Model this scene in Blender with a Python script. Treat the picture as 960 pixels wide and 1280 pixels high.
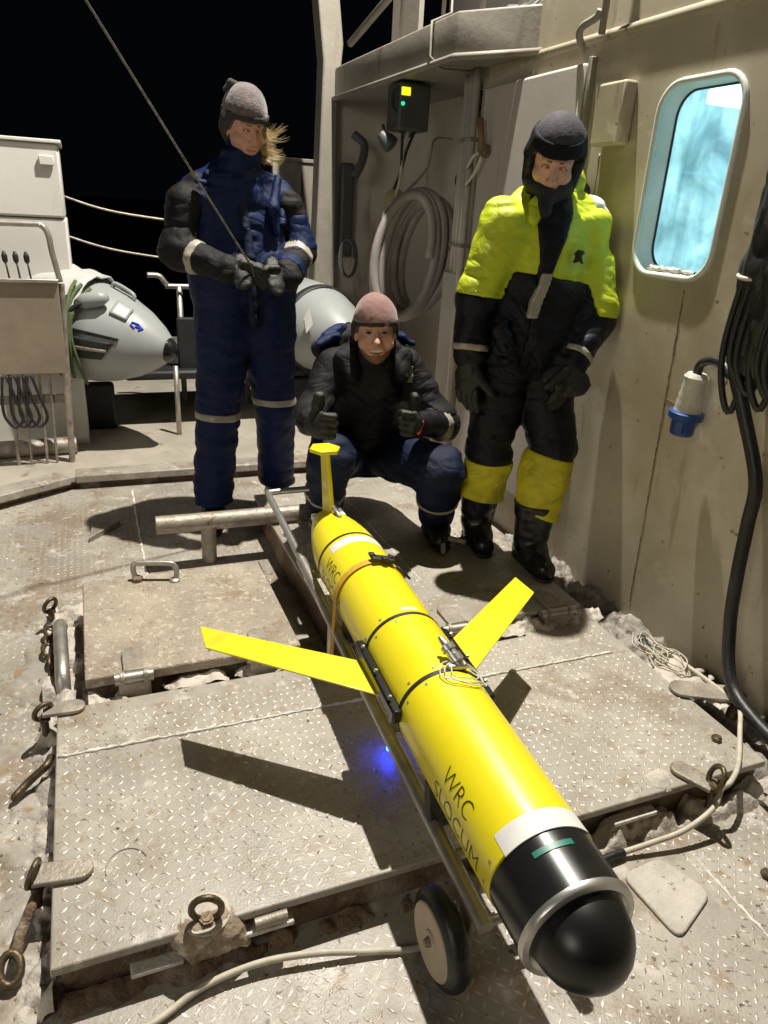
import bpy, bmesh, math, random
import numpy as np
from mathutils import Matrix, Vector

for _o in list(bpy.data.objects):
    bpy.data.objects.remove(_o)
SC = bpy.context.scene
COL = SC.collection
R_ = math.radians
random.seed(7)
RNG = np.random.default_rng(11)

# ------------------------------------------------------------------ camera
cam_d = bpy.data.cameras.new('camera')
cam = bpy.data.objects.new('camera', cam_d)
COL.objects.link(cam)
cam_d.sensor_fit = 'VERTICAL'
cam_d.sensor_height = 24.0
cam_d.sensor_width = 18.0
cam_d.lens = 905.0 / 1280.0 * 24.0
cam_d.clip_start = 0.05
cam_d.clip_end = 3000
_p, _r, _y = R_(22.6), R_(-3.4), R_(22.8)
_f = Vector((math.sin(_y) * math.cos(_p), math.cos(_y) * math.cos(_p), -math.sin(_p)))
_rt = Vector((math.cos(_y), -math.sin(_y), 0))
_dn = _f.cross(_rt)
_R = math.cos(_r) * _rt + math.sin(_r) * _dn
_D = -math.sin(_r) * _rt + math.cos(_r) * _dn
cam.matrix_world = Matrix(((_R.x, -_D.x, -_f.x, 0), (_R.y, -_D.y, -_f.y, 0), (_R.z, -_D.z, -_f.z, 1.4), (0, 0, 0, 1)))
SC.camera = cam

# ------------------------------------------------------------------ night sky, floodlight, fill spots, exposure
W = bpy.data.worlds.new('World')
SC.world = W
W.use_nodes = True
W.node_tree.nodes['Background'].inputs[0].default_value = (0.010, 0.012, 0.016, 1)
W.node_tree.nodes['Background'].inputs[1].default_value = 0.12

def floodlight(name, loc, target, watts, color, size_deg, radius, blend=0.4):
    d = bpy.data.lights.new(name, 'SPOT')
    d.energy = watts
    d.color = color
    d.spot_size = R_(size_deg)
    d.spot_blend = blend
    d.shadow_soft_size = radius
    o = bpy.data.objects.new(name, d)
    COL.objects.link(o)
    o.location = loc
    o.rotation_euler = (Vector(target) - Vector(loc)).to_track_quat('-Z', 'Y').to_euler()
    return o
# the ship's mast floodlight high above the deck, plus two unseen fill spots from the left
floodlight('mast_floodlight', (1.56, 3.2, 5.3), (0.7, 2.0, 0), 2020, (1.0, 0.94, 0.84), 135, 0.04)
floodlight('soft_fill_spot', (-4.6, -1.6, 3.0), (1.2, 3.2, 0.9), 340, (1.0, 0.93, 0.82), 70, 1.1, 0.9)  # soft unseen fill, placed low so it favours wall and recess
floodlight('locker_fill_spot', (-2.2, -0.2, 5.6), (-0.35, 4.7, 0.9), 110, (1.0, 0.95, 0.86), 26, 0.2, 0.9)  # narrow fill added to brighten locker, rack and boat

SC.view_settings.view_transform = 'Standard'
SC.view_settings.look = 'None'
SC.view_settings.exposure = 0.0
SC.view_settings.gamma = 1.0
SC.cycles.use_denoising = True
SC.cycles.max_bounces = 6
SC.cycles.sample_clamp_indirect = 4.0

# ------------------------------------------------------------------ materials
MATS = {}
def _ramp(nt, src, p0, p1, c0=(0, 0, 0, 1), c1=(1, 1, 1, 1)):
    r = nt.nodes.new('ShaderNodeValToRGB')
    r.color_ramp.elements[0].position = p0
    r.color_ramp.elements[1].position = p1
    r.color_ramp.elements[0].color = c0
    r.color_ramp.elements[1].color = c1
    nt.links.new(src, r.inputs[0])
    return r.outputs[0]
def _noise(nt, vec, scale, detail=4, rough=0.55, dist=0.0):
    n = nt.nodes.new('ShaderNodeTexNoise')
    n.inputs['Scale'].default_value = scale
    n.inputs['Detail'].default_value = detail
    n.inputs['Roughness'].default_value = rough
    n.inputs['Distortion'].default_value = dist
    nt.links.new(vec, n.inputs['Vector'])
    return n.outputs['Fac']
def _mix(nt, fac, a, b):
    m = nt.nodes.new('ShaderNodeMix')
    m.data_type = 'RGBA'
    if isinstance(fac, float): m.inputs[0].default_value = fac
    else: nt.links.new(fac, m.inputs[0])
    for s, v in ((6, a), (7, b)):
        if isinstance(v, tuple): m.inputs[s].default_value = (*v[:3], 1)
        else: nt.links.new(v, m.inputs[s])
    return m.outputs[2]
def mat(name, base, rough=0.6, metal=0.0, var=0.0, vscale=6.0, bump=0.0, bscale=80.0, stains=(), coat=0.0,
        rvar=0.0, stretch=None, sheen=0.0, spec=0.5, wrinkle=0.0, wscale=4.6):
    """base colour, mottled by noise; stains = (colour, scale, threshold, softness, stretch); bump = fine relief"""
    if name in MATS: return MATS[name]
    m = bpy.data.materials.new(name)
    m.use_nodes = True
    nt = m.node_tree
    b = nt.nodes['Principled BSDF']
    b.inputs['Roughness'].default_value = rough
    b.inputs['Metallic'].default_value = metal
    b.inputs['Specular IOR Level'].default_value = spec
    if coat: b.inputs['Coat Weight'].default_value = coat; b.inputs['Coat Roughness'].default_value = 0.08
    if sheen: b.inputs['Sheen Weight'].default_value = sheen
    tc = nt.nodes.new('ShaderNodeNewGeometry').outputs['Position']
    def vec(st):
        if not st: return tc
        mp = nt.nodes.new('ShaderNodeMapping')
        mp.inputs['Scale'].default_value = st
        nt.links.new(tc, mp.inputs['Vector'])
        return mp.outputs[0]
    col = tuple(base)
    if var:
        f = _ramp(nt, _noise(nt, vec(stretch), vscale, 5, 0.6), 0.3, 0.7)
        col = _mix(nt, f, tuple(max(0, c * (1 - var)) for c in base), tuple(min(1, c * (1 + var * 0.7)) for c in base))
    for s in stains:
        c, sc, th, so = s[:4]
        st = s[4] if len(s) > 4 else None
        f = _ramp(nt, _noise(nt, vec(st), sc, 6, 0.62, 0.3), th, th + so)
        col = _mix(nt, f, col, c)
    if isinstance(col, tuple): b.inputs['Base Color'].default_value = (*col, 1)
    else: nt.links.new(col, b.inputs['Base Color'])
    if rvar:
        f = _noise(nt, vec(stretch), vscale * 2.3, 4)
        mr = nt.nodes.new('ShaderNodeMapRange')
        mr.inputs[3].default_value = max(0.05, rough - rvar); mr.inputs[4].default_value = min(1, rough + rvar)
        nt.links.new(f, mr.inputs[0]); nt.links.new(mr.outputs[0], b.inputs['Roughness'])
    if bump:
        bn = nt.nodes.new('ShaderNodeBump')
        bn.inputs['Strength'].default_value = bump
        bn.inputs['Distance'].default_value = 0.01
        nt.links.new(_noise(nt, vec(stretch), bscale, 5, 0.6), bn.inputs['Height'])
        nt.links.new(bn.outputs[0], b.inputs['Normal'])
        if wrinkle:          # creased cloth: sharp valleys along noise zero lines, two sizes
            prev = None
            for ws, amt in ((wscale, 1.0), (wscale * 2.6, .4)):
                nz = _noise(nt, vec((1.0, 1.0, 1.7)), ws, 2, .4, 1.6)
                sb = nt.nodes.new('ShaderNodeMath'); sb.operation = 'SUBTRACT'; sb.inputs[1].default_value = .5; nt.links.new(nz, sb.inputs[0])
                ab = nt.nodes.new('ShaderNodeMath'); ab.operation = 'ABSOLUTE'; nt.links.new(sb.outputs[0], ab.inputs[0])
                pw = nt.nodes.new('ShaderNodeMath'); pw.operation = 'POWER'; pw.inputs[1].default_value = .6; nt.links.new(ab.outputs[0], pw.inputs[0])
                wb = nt.nodes.new('ShaderNodeBump'); wb.inputs['Strength'].default_value = min(1, wrinkle * amt); wb.inputs['Distance'].default_value = .035 * amt
                nt.links.new(pw.outputs[0], wb.inputs['Height'])
                if prev: nt.links.new(prev, wb.inputs['Normal'])
                prev = wb.outputs[0]
            nt.links.new(prev, bn.inputs['Normal'])
    MATS[name] = m
    return m
def emit(name, color, strength):
    m = bpy.data.materials.new(name); m.use_nodes = True
    b = m.node_tree.nodes['Principled BSDF']
    b.inputs['Base Color'].default_value = (*color, 1)
    b.inputs['Emission Color'].default_value = (*color, 1)
    b.inputs['Emission Strength'].default_value = strength
    return m

M_DECK = mat('frosted_tread_deck', (0.375, 0.345, 0.295), 0.40, 0.0, 0.30, 3.2, 0.2, 130,
             stains=(((0.26, 0.21, 0.155), 4.5, 0.51, 0.13), ((0.52, 0.48, 0.42), 11.0, 0.57, 0.10), ((0.30, 0.22, 0.14), 17.0, 0.57, 0.08), ((0.10, 0.075, 0.055), 48.0, 0.63, 0.03), ((0.58, 0.55, 0.50), 75.0, 0.66, 0.03)), rvar=0.18)
M_HATCH = mat('frosted_tread_hatch', (0.39, 0.36, 0.308), 0.38, 0.0, 0.28, 2.6, 0.2, 150,
              stains=(((0.27, 0.225, 0.17), 3.6, 0.51, 0.15), ((0.31, 0.25, 0.18), 15.0, 0.57, 0.08), ((0.53, 0.49, 0.43), 14.0, 0.58, 0.09), ((0.10, 0.075, 0.055), 55.0, 0.635, 0.03), ((0.58, 0.55, 0.50), 80.0, 0.66, 0.03)), rvar=0.16)
M_SALT = mat('crusted_small_hatch', (0.42, 0.36, 0.28), 0.72, 0.0, 0.25, 7.0, 1.0, 95,
             stains=(((0.30, 0.225, 0.15), 6.0, 0.56, 0.12), ((0.17, 0.13, 0.095), 60.0, 0.61, 0.05), ((0.58, 0.51, 0.41), 50.0, 0.56, 0.06)))
M_LUG = mat('worn_tread_lug', (0.47, 0.43, 0.375), 0.30, 0.2, 0.35, 5.0, 0.2, 200, stains=(((0.27, 0.20, 0.135), 3.6, 0.52, 0.14), ((0.62, 0.58, 0.52), 30.0, 0.56, 0.06)), rvar=0.14)
M_RDECK = mat('rear_deck_paint', (0.40, 0.365, 0.30), 0.6, 0, 0.22, 3.0, 0.3, 60, stains=(((0.2, 0.15, 0.10), 7.0, 0.6, 0.1),))
M_RUST = mat('rusty_coaming', (0.20, 0.135, 0.085), 0.8, 0, 0.4, 9.0, 0.8, 70,
             stains=(((0.33, 0.28, 0.22), 7.0, 0.52, 0.12), ((0.10, 0.05, 0.035), 13.0, 0.58, 0.08)))
M_ICE = mat('dirty_ice', (0.58, 0.53, 0.46), 0.45, 0, 0.25, 14.0, 0.6, 90, stains=(((0.30, 0.22, 0.15), 16.0, 0.58, 0.1),))
M_WALL = mat('weathered_cream_wall', (0.445, 0.40, 0.30), 0.45, 0, 0.12, 2.2, 0.05, 18,
             stains=(((0.33, 0.28, 0.18), 1.7, 0.48, 0.2), ((0.26, 0.19, 0.105), 9.0, 0.62, 0.12, (1, 1, .14)), ((0.50, 0.46, 0.36), 5.0, 0.60, 0.1), ((0.19, 0.11, 0.06), 24.0, 0.665, 0.03), ((0.30, 0.20, 0.11), 3.3, 0.66, 0.08, (1, 1, .5))), rvar=0.12)
M_WALLG = mat('weathered_grey_paint', (0.225, 0.207, 0.175), 0.6, 0, 0.16, 3.5, 0.15, 40,
              stains=(((0.16, 0.135, 0.10), 5.0, 0.55, 0.12, (1, 1, .25)),))
M_REC = mat('lightened_recess_paint', (0.50, 0.455, 0.395), 0.55, 0, 0.14, 3.0, 0.05, 40, stains=(((0.27, 0.22, 0.16), 5.0, 0.58, 0.12, (1, 1, .25)), ((0.22, 0.13, 0.08), 13.0, 0.68, 0.06, (1, 1, .2))))  # colour lightened to make up for light missing in the recess
M_PANEL = mat('grey_panel_paint', (0.47, 0.43, 0.385), 0.5, 0, 0.1, 3.0, 0.05, 40, stains=(((0.2, 0.17, 0.13), 4.0, 0.60, 0.1, (1, 1, .2)),))
M_WHITE = mat('white_locker_paint', (0.62, 0.61, 0.565), 0.45, 0, 0.08, 2.0, 0.05, 30, stains=(((0.45, 0.41, 0.33), 5.0, 0.64, 0.1, (1, 1, .2)),))
M_STEEL = mat('galvanised_steel', (0.46, 0.44, 0.39), 0.42, 0.75, 0.25, 12.0, 0.1, 120, rvar=0.12)
M_OLDST = mat('weathered_steel', (0.36, 0.32, 0.265), 0.5, 0.45, 0.35, 16.0, 0.3, 90, stains=(((0.2, 0.12, 0.07), 20.0, 0.6, 0.08),))
M_BRASS = mat('dull_bronze', (0.13, 0.10, 0.06), 0.45, 0.7, 0.4, 30.0, 0.2, 120)
M_YEL = mat('glider_yellow', (0.82, 0.705, 0.014), 0.34, 0, 0.06, 3.0, 0.02, 30, coat=0.3, rvar=0.10, stains=(((0.62, 0.53, 0.03), 5.0, 0.60, 0.15), ((0.50, 0.43, 0.06), 45.0, 0.70, 0.03)))
M_BLK = mat('glossy_black', (0.012, 0.012, 0.012), 0.25, 0, 0.3, 10.0, 0, 50)
M_DOME = mat('acrylic_black', (0.010, 0.010, 0.010), 0.34, 0, 0.3, 10.0, 0, 50)
M_BLKM = mat('matt_black', (0.015, 0.015, 0.016), 0.55, 0, 0.3, 20.0, 0.1, 90)
M_RUB = mat('rubber_black', (0.02, 0.02, 0.021), 0.42, 0, 0.4, 20.0, 0.25, 60)
M_LBL = mat('white_tape', (0.72, 0.72, 0.68), 0.5, 0, 0.06, 20)
M_TEAL = mat('teal_reflection', (0.01, 0.16, 0.12), 0.4)  # colour of the window's reflection painted on the nose
M_ALU = mat('brushed_aluminium', (0.60, 0.60, 0.57), 0.33, 0.85, 0.12, 30.0, 0.05, 150)
M_STRAP = mat('orange_webbing', (0.62, 0.36, 0.03), 0.75, 0, 0.2, 60.0, 0.3, 300)
M_CREAM = mat('cream_cable', (0.56, 0.52, 0.42), 0.55, 0, 0.2, 25.0, 0.1, 100)
M_NAVY = mat('royal_blue_cloth', (0.0045, 0.014, 0.062), 0.5, 0, 0.2, 9.0, 0.35, 260, spec=0.2, wrinkle=0.30)
M_TROU = mat('navy_trouser_cloth', (0.005, 0.011, 0.034), 0.62, 0, 0.25, 9.0, 0.35, 260, spec=0.25, wrinkle=0.30)
M_DKCL = mat('charcoal_cloth', (0.011, 0.0095, 0.011), 0.6, 0, 0.25, 14.0, 0.4, 240, spec=0.22, wrinkle=0.30)
M_NVBK = mat('black_navy_shell', (0.0045, 0.005, 0.010), 0.42, 0, 0.15, 14.0, 0.3, 200, spec=0.25, wrinkle=0.30)
M_HIVI = mat('hivis_yellow', (0.52, 0.62, 0.018), 0.5, 0, 0.12, 9.0, 0.25, 220, wrinkle=0.30)
M_GAIT = mat('yellow_legging', (0.60, 0.54, 0.02), 0.6, 0, 0.25, 12.0, 0.35, 200, wrinkle=0.30)
M_REFL = mat('reflective_tape', (0.36, 0.335, 0.28), 0.42, 0.1, 0.15, 30)
M_GLOVE = mat('dark_glove', (0.013, 0.0135, 0.011), 0.5, 0, 0.3, 30.0, 0.4, 160)
M_BOOT = mat('black_rubber_boot', (0.010, 0.010, 0.010), 0.33, 0, 0.3, 12.0, 0.1, 60)
M_SKIN = mat('wind_reddened_skin', (0.60, 0.34, 0.25), 0.5, 0, 0.12, 25.0, 0.1, 200, stains=(((0.56, 0.22, 0.16), 22.0, 0.56, 0.14),))
M_GRVC = mat('grey_pvc', (0.29, 0.305, 0.30), 0.42, 0, 0.08, 5.0, 0.05, 40, stains=(((0.22, 0.21, 0.18), 9.0, 0.63, 0.1),))
M_GRN = mat('green_rope', (0.085, 0.13, 0.05), 0.7, 0, 0.35, 60.0, 0.5, 180)
M_HOSE = mat('lay_grey_hose', (0.40, 0.365, 0.345), 0.4, 0, 0.2, 10.0, 0.1, 80)
M_DARKP = mat('dark_grey_plastic', (0.075, 0.078, 0.08), 0.5, 0, 0.15, 10)
M_BLUEP = mat('blue_plug_plastic', (0.012, 0.055, 0.24), 0.35, 0, 0.2, 20)
M_WPL = mat('white_plug_plastic', (0.55, 0.53, 0.47), 0.4, 0, 0.2, 20)
M_LET = mat('black_lettering', (0.02, 0.02, 0.018), 0.4)

# ------------------------------------------------------------------ mesh helpers
class MB:
    def __init__(s): s.v = []; s.f = []
    def add(s, vs, fs):
        n = len(s.v); s.v += [tuple(map(float, v)) for v in vs]; s.f += [tuple(i + n for i in f) for f in fs]; return s
    def box(s, c, size, rot=None):
        c = Vector(c); hx, hy, hz = size[0] / 2, size[1] / 2, size[2] / 2
        vs = [Vector((x, y, z)) for x in (-hx, hx) for y in (-hy, hy) for z in (-hz, hz)]
        if rot is not None: vs = [rot @ v for v in vs]
        return s.add([v + c for v in vs], [(0, 1, 3, 2), (4, 6, 7, 5), (0, 4, 5, 1), (2, 3, 7, 6), (0, 2, 6, 4), (1, 5, 7, 3)])
    def tube(s, path, r, n=10, closed=False, caps=True):
        P = [Vector(p) for p in path]; m = len(P)
        rr = r if isinstance(r, (list, tuple)) else [r] * m
        T = []
        for i in range(m):
            a = P[i - 1] if (i > 0 or closed) else P[0]
            b = P[(i + 1) % m] if (i < m - 1 or closed) else P[-1]
            T.append((b - a).normalized())
        up = Vector((0, 0, 1)) if abs(T[0].z) < 0.9 else Vector((1, 0, 0))
        N = (up - T[0] * up.dot(T[0])).normalized(); vs = []
        for i in range(m):
            N = (N - T[i] * N.dot(T[i])).normalized(); B = T[i].cross(N)
            for k in range(n):
                a = 2 * math.pi * k / n
                vs.append(P[i] + (N * math.cos(a) + B * math.sin(a)) * rr[i])
        fs = []
        for i in range(m if closed else m - 1):
            j = (i + 1) % m
            for k in range(n):
                fs.append((i * n + k, i * n + (k + 1) % n, j * n + (k + 1) % n, j * n + k))
        if caps and not closed:
            fs.append(tuple(range(n - 1, -1, -1))); fs.append(tuple((m - 1) * n + k for k in range(n)))
        return s.add(vs, fs)
    def lathe(s, org, ax, prof, n=24, flat=1.0, caps=True):
        """prof: (distance along axis, radius)"""
        org = Vector(org); ax = Vector(ax).normalized()
        u = Vector((0, 0, 1)) if abs(ax.z) < 0.9 else Vector((1, 0, 0))
        u = (u - ax * u.dot(ax)).normalized(); w = ax.cross(u); vs = []; fs = []
        for d, r in prof:
            for k in range(n):
                a = 2 * math.pi * k / n
                vs.append(org + ax * d + (u * math.cos(a) + w * math.sin(a) * flat) * r)
        for i in range(len(prof) - 1):
            for k in range(n):
                fs.append((i * n + k, i * n + (k + 1) % n, (i + 1) * n + (k + 1) % n, (i + 1) * n + k))
        if caps: fs.append(tuple(range(n - 1, -1, -1))); fs.append(tuple((len(prof) - 1) * n + k for k in range(n)))
        return s.add(vs, fs)
    def prism(s, poly, ax, t):
        """closed polygon of 3D points swept along vector ax*t"""
        P = [Vector(p) for p in poly]; d = Vector(ax) * t; n = len(P)
        fs = [tuple(range(n - 1, -1, -1)), tuple(range(n, 2 * n))] + [(i, (i + 1) % n, n + (i + 1) % n, n + i) for i in range(n)]
        return s.add(P + [p + d for p in P], fs)

def wloc(o):
    return Vector(o['_w']) if o is not None and '_w' in o else Vector((0, 0, 0))
def setw(o, w, parent):
    o['_w'] = list(w)
    if parent is not None:
        o.parent = parent; o.location = Vector(w) - wloc(parent)
    else: o.location = w
def mesh_obj(name, vs, fs, material, parent=None, smooth=None, bevel=0.0, seg=2, kind=None, recalc=True):
    a = np.array(vs, float); c = (a.min(0) + a.max(0)) / 2
    if parent is None: c[2] = a[:, 2].min()
    me = bpy.data.meshes.new(name)
    me.from_pydata((a - c).tolist(), [], fs)
    if recalc:
        bm = bmesh.new(); bm.from_mesh(me)
        bmesh.ops.recalc_face_normals(bm, faces=bm.faces)
        bm.to_mesh(me); bm.free()
    me.materials.append(material)
    o = bpy.data.objects.new(name, me); COL.objects.link(o)
    setw(o, c, parent)
    if smooth is True: me.shade_smooth()
    elif smooth:
        me.shade_smooth()
        me.set_sharp_from_angle(angle=R_(smooth))
    if bevel:
        b = o.modifiers.new('edge', 'BEVEL'); b.width = bevel; b.segments = seg; b.limit_method = 'ANGLE'; b.angle_limit = R_(35)
        me.shade_smooth(); b.harden_normals = False
        me.set_sharp_from_angle(angle=R_(50))
    if kind: o['kind'] = kind
    return o
def part(name, mb, material, parent, **k):
    return mesh_obj(name, mb.v, mb.f, material, parent, **k)
def thing(name, loc, label, cat, group=None):
    o = bpy.data.objects.new(name, None); COL.objects.link(o)
    o.empty_display_size = 0.1
    setw(o, loc, None); o['label'] = label; o['category'] = cat
    if group: o['group'] = group
    return o
def tag(o, label, cat, group=None):
    o['label'] = label; o['category'] = cat
    if group: o['group'] = group
    return o
def curve_pts(ctrl, n=8, closed=False):
    """Catmull-Rom through control points"""
    P = [Vector(p) for p in ctrl]; m = len(P); out = []
    for i in range(m if closed else m - 1):
        p0 = P[i - 1] if (i > 0 or closed) else P[0]; p1 = P[i]; p2 = P[(i + 1) % m]
        p3 = P[(i + 2) % m] if (i + 2 < m or closed) else P[-1]
        for k in range(n):
            t = k / n
            out.append(0.5 * ((2 * p1) + (p2 - p0) * t + (2 * p0 - 5 * p1 + 4 * p2 - p3) * t * t + (3 * p1 - p0 - 3 * p2 + p3) * t ** 3))
    if not closed: out.append(P[-1])
    return out

# signed-distance bodies -> one smooth continuous surface (surface nets)
def vnoise(P, freq, seed):
    rs = np.random.default_rng(seed).random((32, 32, 32)).astype(np.float32)
    q = P * np.asarray(freq, np.float32); i = np.floor(q).astype(int); f = q - i; f = f * f * (3 - 2 * f)
    r = 0
    for dx in (0, 1):
        for dy in (0, 1):
            for dz in (0, 1):
                w = (f[..., 0] if dx else 1 - f[..., 0]) * (f[..., 1] if dy else 1 - f[..., 1]) * (f[..., 2] if dz else 1 - f[..., 2])
                r = r + w * rs[(i[..., 0] + dx) % 32, (i[..., 1] + dy) % 32, (i[..., 2] + dz) % 32]
    return r - 0.5
def sdf_surface(prims, h, folds=(), keep=None, inflate=0.0, blend=0.03):
    """prims: ('c',a,b,ra,rb[,k]) tapered limb | ('e',centre,axes(3x3 rows),radii[,k]) ellipsoid | ('-e',...) carve.
    folds: (amp,freq,seed); keep(P)->signed value, <0 is kept."""
    lo = np.full(3, 1e9); hi = -lo
    for p in prims:
        if p[0] == 'c':
            for q, r in ((p[1], p[3]), (p[2], p[4])): lo = np.minimum(lo, np.array(q) - r); hi = np.maximum(hi, np.array(q) + r)
        elif p[0] == 'e':
            lo = np.minimum(lo, np.array(p[1]) - max(p[3])); hi = np.maximum(hi, np.array(p[1]) + max(p[3]))
    pad = inflate + 0.03 + h; lo = lo - pad; hi = hi + pad
    n = np.ceil((hi - lo) / h).astype(int) + 1
    ax = [(lo[i] + h * np.arange(n[i])).astype(np.float32) for i in range(3)]
    D = np.full(n, 0.5, np.float32)
    for p in prims:
        if p[0] == 'c':
            a, b = np.array(p[1], np.float32), np.array(p[2], np.float32); k = p[5] if len(p) > 5 else blend
            m = max(p[3], p[4]) + 0.07; bl, bh = np.minimum(a, b) - m, np.maximum(a, b) + m
        else:
            c = np.array(p[1], np.float32); k = p[4] if len(p) > 4 else blend; m = max(p[3]) + 0.07; bl, bh = c - m, c + m
        s = [slice(max(0, int((bl[i] - lo[i]) / h)), min(n[i], int((bh[i] - lo[i]) / h) + 2)) for i in range(3)]
        X, Y, Z = np.meshgrid(ax[0][s[0]], ax[1][s[1]], ax[2][s[2]], indexing='ij')
        if X.size == 0: continue
        P = np.stack([X, Y, Z], -1)
        if p[0] == 'c':
            ba = b - a; L2 = max(float(ba @ ba), 1e-9); t = np.clip((P - a) @ ba / L2, 0, 1)
            d = np.linalg.norm(P - a - t[..., None] * ba, axis=-1) - (p[3] + (p[4] - p[3]) * t)
        else:
            q = (P - c) @ np.array(p[2], np.float32).T; r = np.array(p[3], np.float32)
            k0 = np.linalg.norm(q / r, axis=-1); k1 = np.linalg.norm(q / (r * r), axis=-1) + 1e-6
            d = k0 * (k0 - 1) / k1
        S = D[s[0], s[1], s[2]]
        if p[0] == '-e':
            hh = np.clip(0.5 - 0.5 * (S + d) / k, 0, 1); D[s[0], s[1], s[2]] = S * (1 - hh) - d * hh + k * hh * (1 - hh)
        else:
            hh = np.clip(0.5 + 0.5 * (S - d) / k, 0, 1); D[s[0], s[1], s[2]] = S * (1 - hh) + d * hh - k * hh * (1 - hh)
    D -= inflate
    idx = np.argwhere(np.abs(D) < 0.045)
    if len(folds) and len(idx):
        P = (lo + idx * h).astype(np.float32); v = D[idx[:, 0], idx[:, 1], idx[:, 2]]
        for fd in folds:
            nz = vnoise(P, fd[1], fd[2])
            if len(fd) > 3:      # creases: grooves along the noise's zero lines
                nz = np.exp(-(nz / fd[3]) ** 2) - .25
            v = v + fd[0] * nz
        D[idx[:, 0], idx[:, 1], idx[:, 2]] = v
    if keep is not None:
        X, Y, Z = np.meshgrid(*ax, indexing='ij')
        D = np.maximum(D, keep(X, Y, Z).astype(np.float32))
    D[0] = D[-1] = 0.5; D[:, 0] = D[:, -1] = 0.5; D[:, :, 0] = D[:, :, -1] = 0.5
    ins = D < 0
    c8 = [ins[dx:n[0] - 1 + dx, dy:n[1] - 1 + dy, dz:n[2] - 1 + dz] for dx in (0, 1) for dy in (0, 1) for dz in (0, 1)]
    cnt = sum(c.astype(np.int8) for c in c8)
    cells = np.argwhere((cnt > 0) & (cnt < 8))
    vid = np.full(n - 1, -1, np.int32); vid[cells[:, 0], cells[:, 1], cells[:, 2]] = np.arange(len(cells))
    acc = np.zeros((len(cells), 3)); num = np.zeros(len(cells))
    cor = [np.array((dx, dy, dz)) for dx in (0, 1) for dy in (0, 1) for dz in (0, 1)]
    for i in range(8):
        for j in range(i + 1, 8):
            if np.abs(cor[i] - cor[j]).sum() != 1: continue
            a = cells + cor[i]; b = cells + cor[j]
            va = D[a[:, 0], a[:, 1], a[:, 2]]; vb = D[b[:, 0], b[:, 1], b[:, 2]]
            m = (va < 0) != (vb < 0)
            t = np.where(m, va / np.where(m, va - vb, 1), 0)[:, None]
            acc += np.where(m[:, None], a + (b - a) * t, 0); num += m
    V = lo + acc / num[:, None] * h
    quads = []
    for axi in range(3):
        o = [(1, 2), (2, 0), (0, 1)][axi]
        sl = [slice(1, -1)] * 3; sl[axi] = slice(0, -1)
        sl2 = list(sl); sl2[axi] = slice(1, None)
        A = ins[tuple(sl)]; B = ins[tuple(sl2)]
        e = np.argwhere(A != B)
        if not len(e): continue
        flip = A[e[:, 0], e[:, 1], e[:, 2]]
        base = e.copy()
        for d in range(3):
            if d != axi: base[:, d] += 1
        u = np.zeros(3, int); u[o[0]] = 1; w = np.zeros(3, int); w[o[1]] = 1
        q = np.stack([vid[tuple((base - u - w).T)], vid[tuple((base - w).T)], vid[tuple(base.T)], vid[tuple((base - u).T)]], 1)
        q[~flip] = q[~flip][:, ::-1]
        quads.append(q[(q >= 0).all(1)])
    return V, np.concatenate(quads)
def sdf_part(name, prims, h, material, parent, **k):
    V, Q = sdf_surface(prims, h, **k)
    return mesh_obj(name, V, Q.tolist(), material, parent, smooth=True, recalc=False)
# ================================================================== SETTING
ZD = -0.11          # the open deck; the hatch lids stand above it
def struct(o): o['kind'] = 'structure'; return o
sea = struct(part('sea', MB().add([(-1500, -1500, -4.2), (1500, -1500, -4.2), (1500, 1500, -4.2), (-1500, 1500, -4.2)], [(0, 1, 2, 3)]),
                  mat('night_sea', (0.004, 0.005, 0.006), 0.5), None))
deck = struct(part('deck', MB().add([(-5, -4, ZD), (2.2, -4, ZD), (2.2, 4.06, ZD), (-5, 4.06, ZD)], [(0, 1, 2, 3)]), M_DECK, None))

def lugs(x0, x1, y0, y1, z, name, parent, mask=None, pitch=0.0265, a=0.0122, b=0.0036, h=0.0026, rot=0.0, keep=0.97):
    nx, ny = int((x1 - x0) / pitch), int((y1 - y0) / pitch)
    I, J = np.meshgrid(np.arange(nx), np.arange(ny), indexing='ij')
    cx = (x0 + (I + .5) * pitch).ravel(); cy = (y0 + (J + .5) * pitch).ravel(); par = ((I + J) % 2).ravel()
    m = RNG.random(len(cx)) < keep
    if mask is not None: m &= mask(cx, cy)
    cx, cy, par = cx[m], cy[m], par[m]
    ang = np.where(par == 0, math.pi / 4, -math.pi / 4) + rot
    base = np.array([(-a, 0, 0), (0, -b, 0), (a, 0, 0), (0, b, 0), (-a * .5, 0, h), (a * .5, 0, h)])
    c, s = np.cos(ang)[:, None], np.sin(ang)[:, None]
    wear = vnoise(np.stack([cx, cy, 0 * cx], -1).astype(np.float32), (6, 6, 1), 77) + .5
    hs = RNG.uniform(.5, 1.1, (len(cx), 1)) * np.clip(1.5 - 1.3 * wear, .35, 1)[:, None]
    V = np.stack([cx[:, None] + c * base[:, 0] - s * base[:, 1], cy[:, None] + s * base[:, 0] + c * base[:, 1], z + .0004 + hs * base[:, 2]], -1).reshape(-1, 3)
    F = np.array([(0, 1, 4), (1, 5, 4), (1, 2, 5), (2, 3, 5), (3, 4, 5), (3, 0, 4)])
    F = (F[None] + 6 * np.arange(len(cx))[:, None, None]).reshape(-1, 3)
    o = mesh_obj(name, V, F.tolist(), M_LUG, parent, smooth=True, kind='stuff', recalc=False)
    return o
def out_rect(x0, x1, y0, y1): return lambda x, y: ~((x > x0) & (x < x1) & (y > y0) & (y < y1))
_m1, _m2 = out_rect(-.215, 1.80, 1.05, 2.0), out_rect(-.13, 1.80, 1.9, 2.66)
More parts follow.
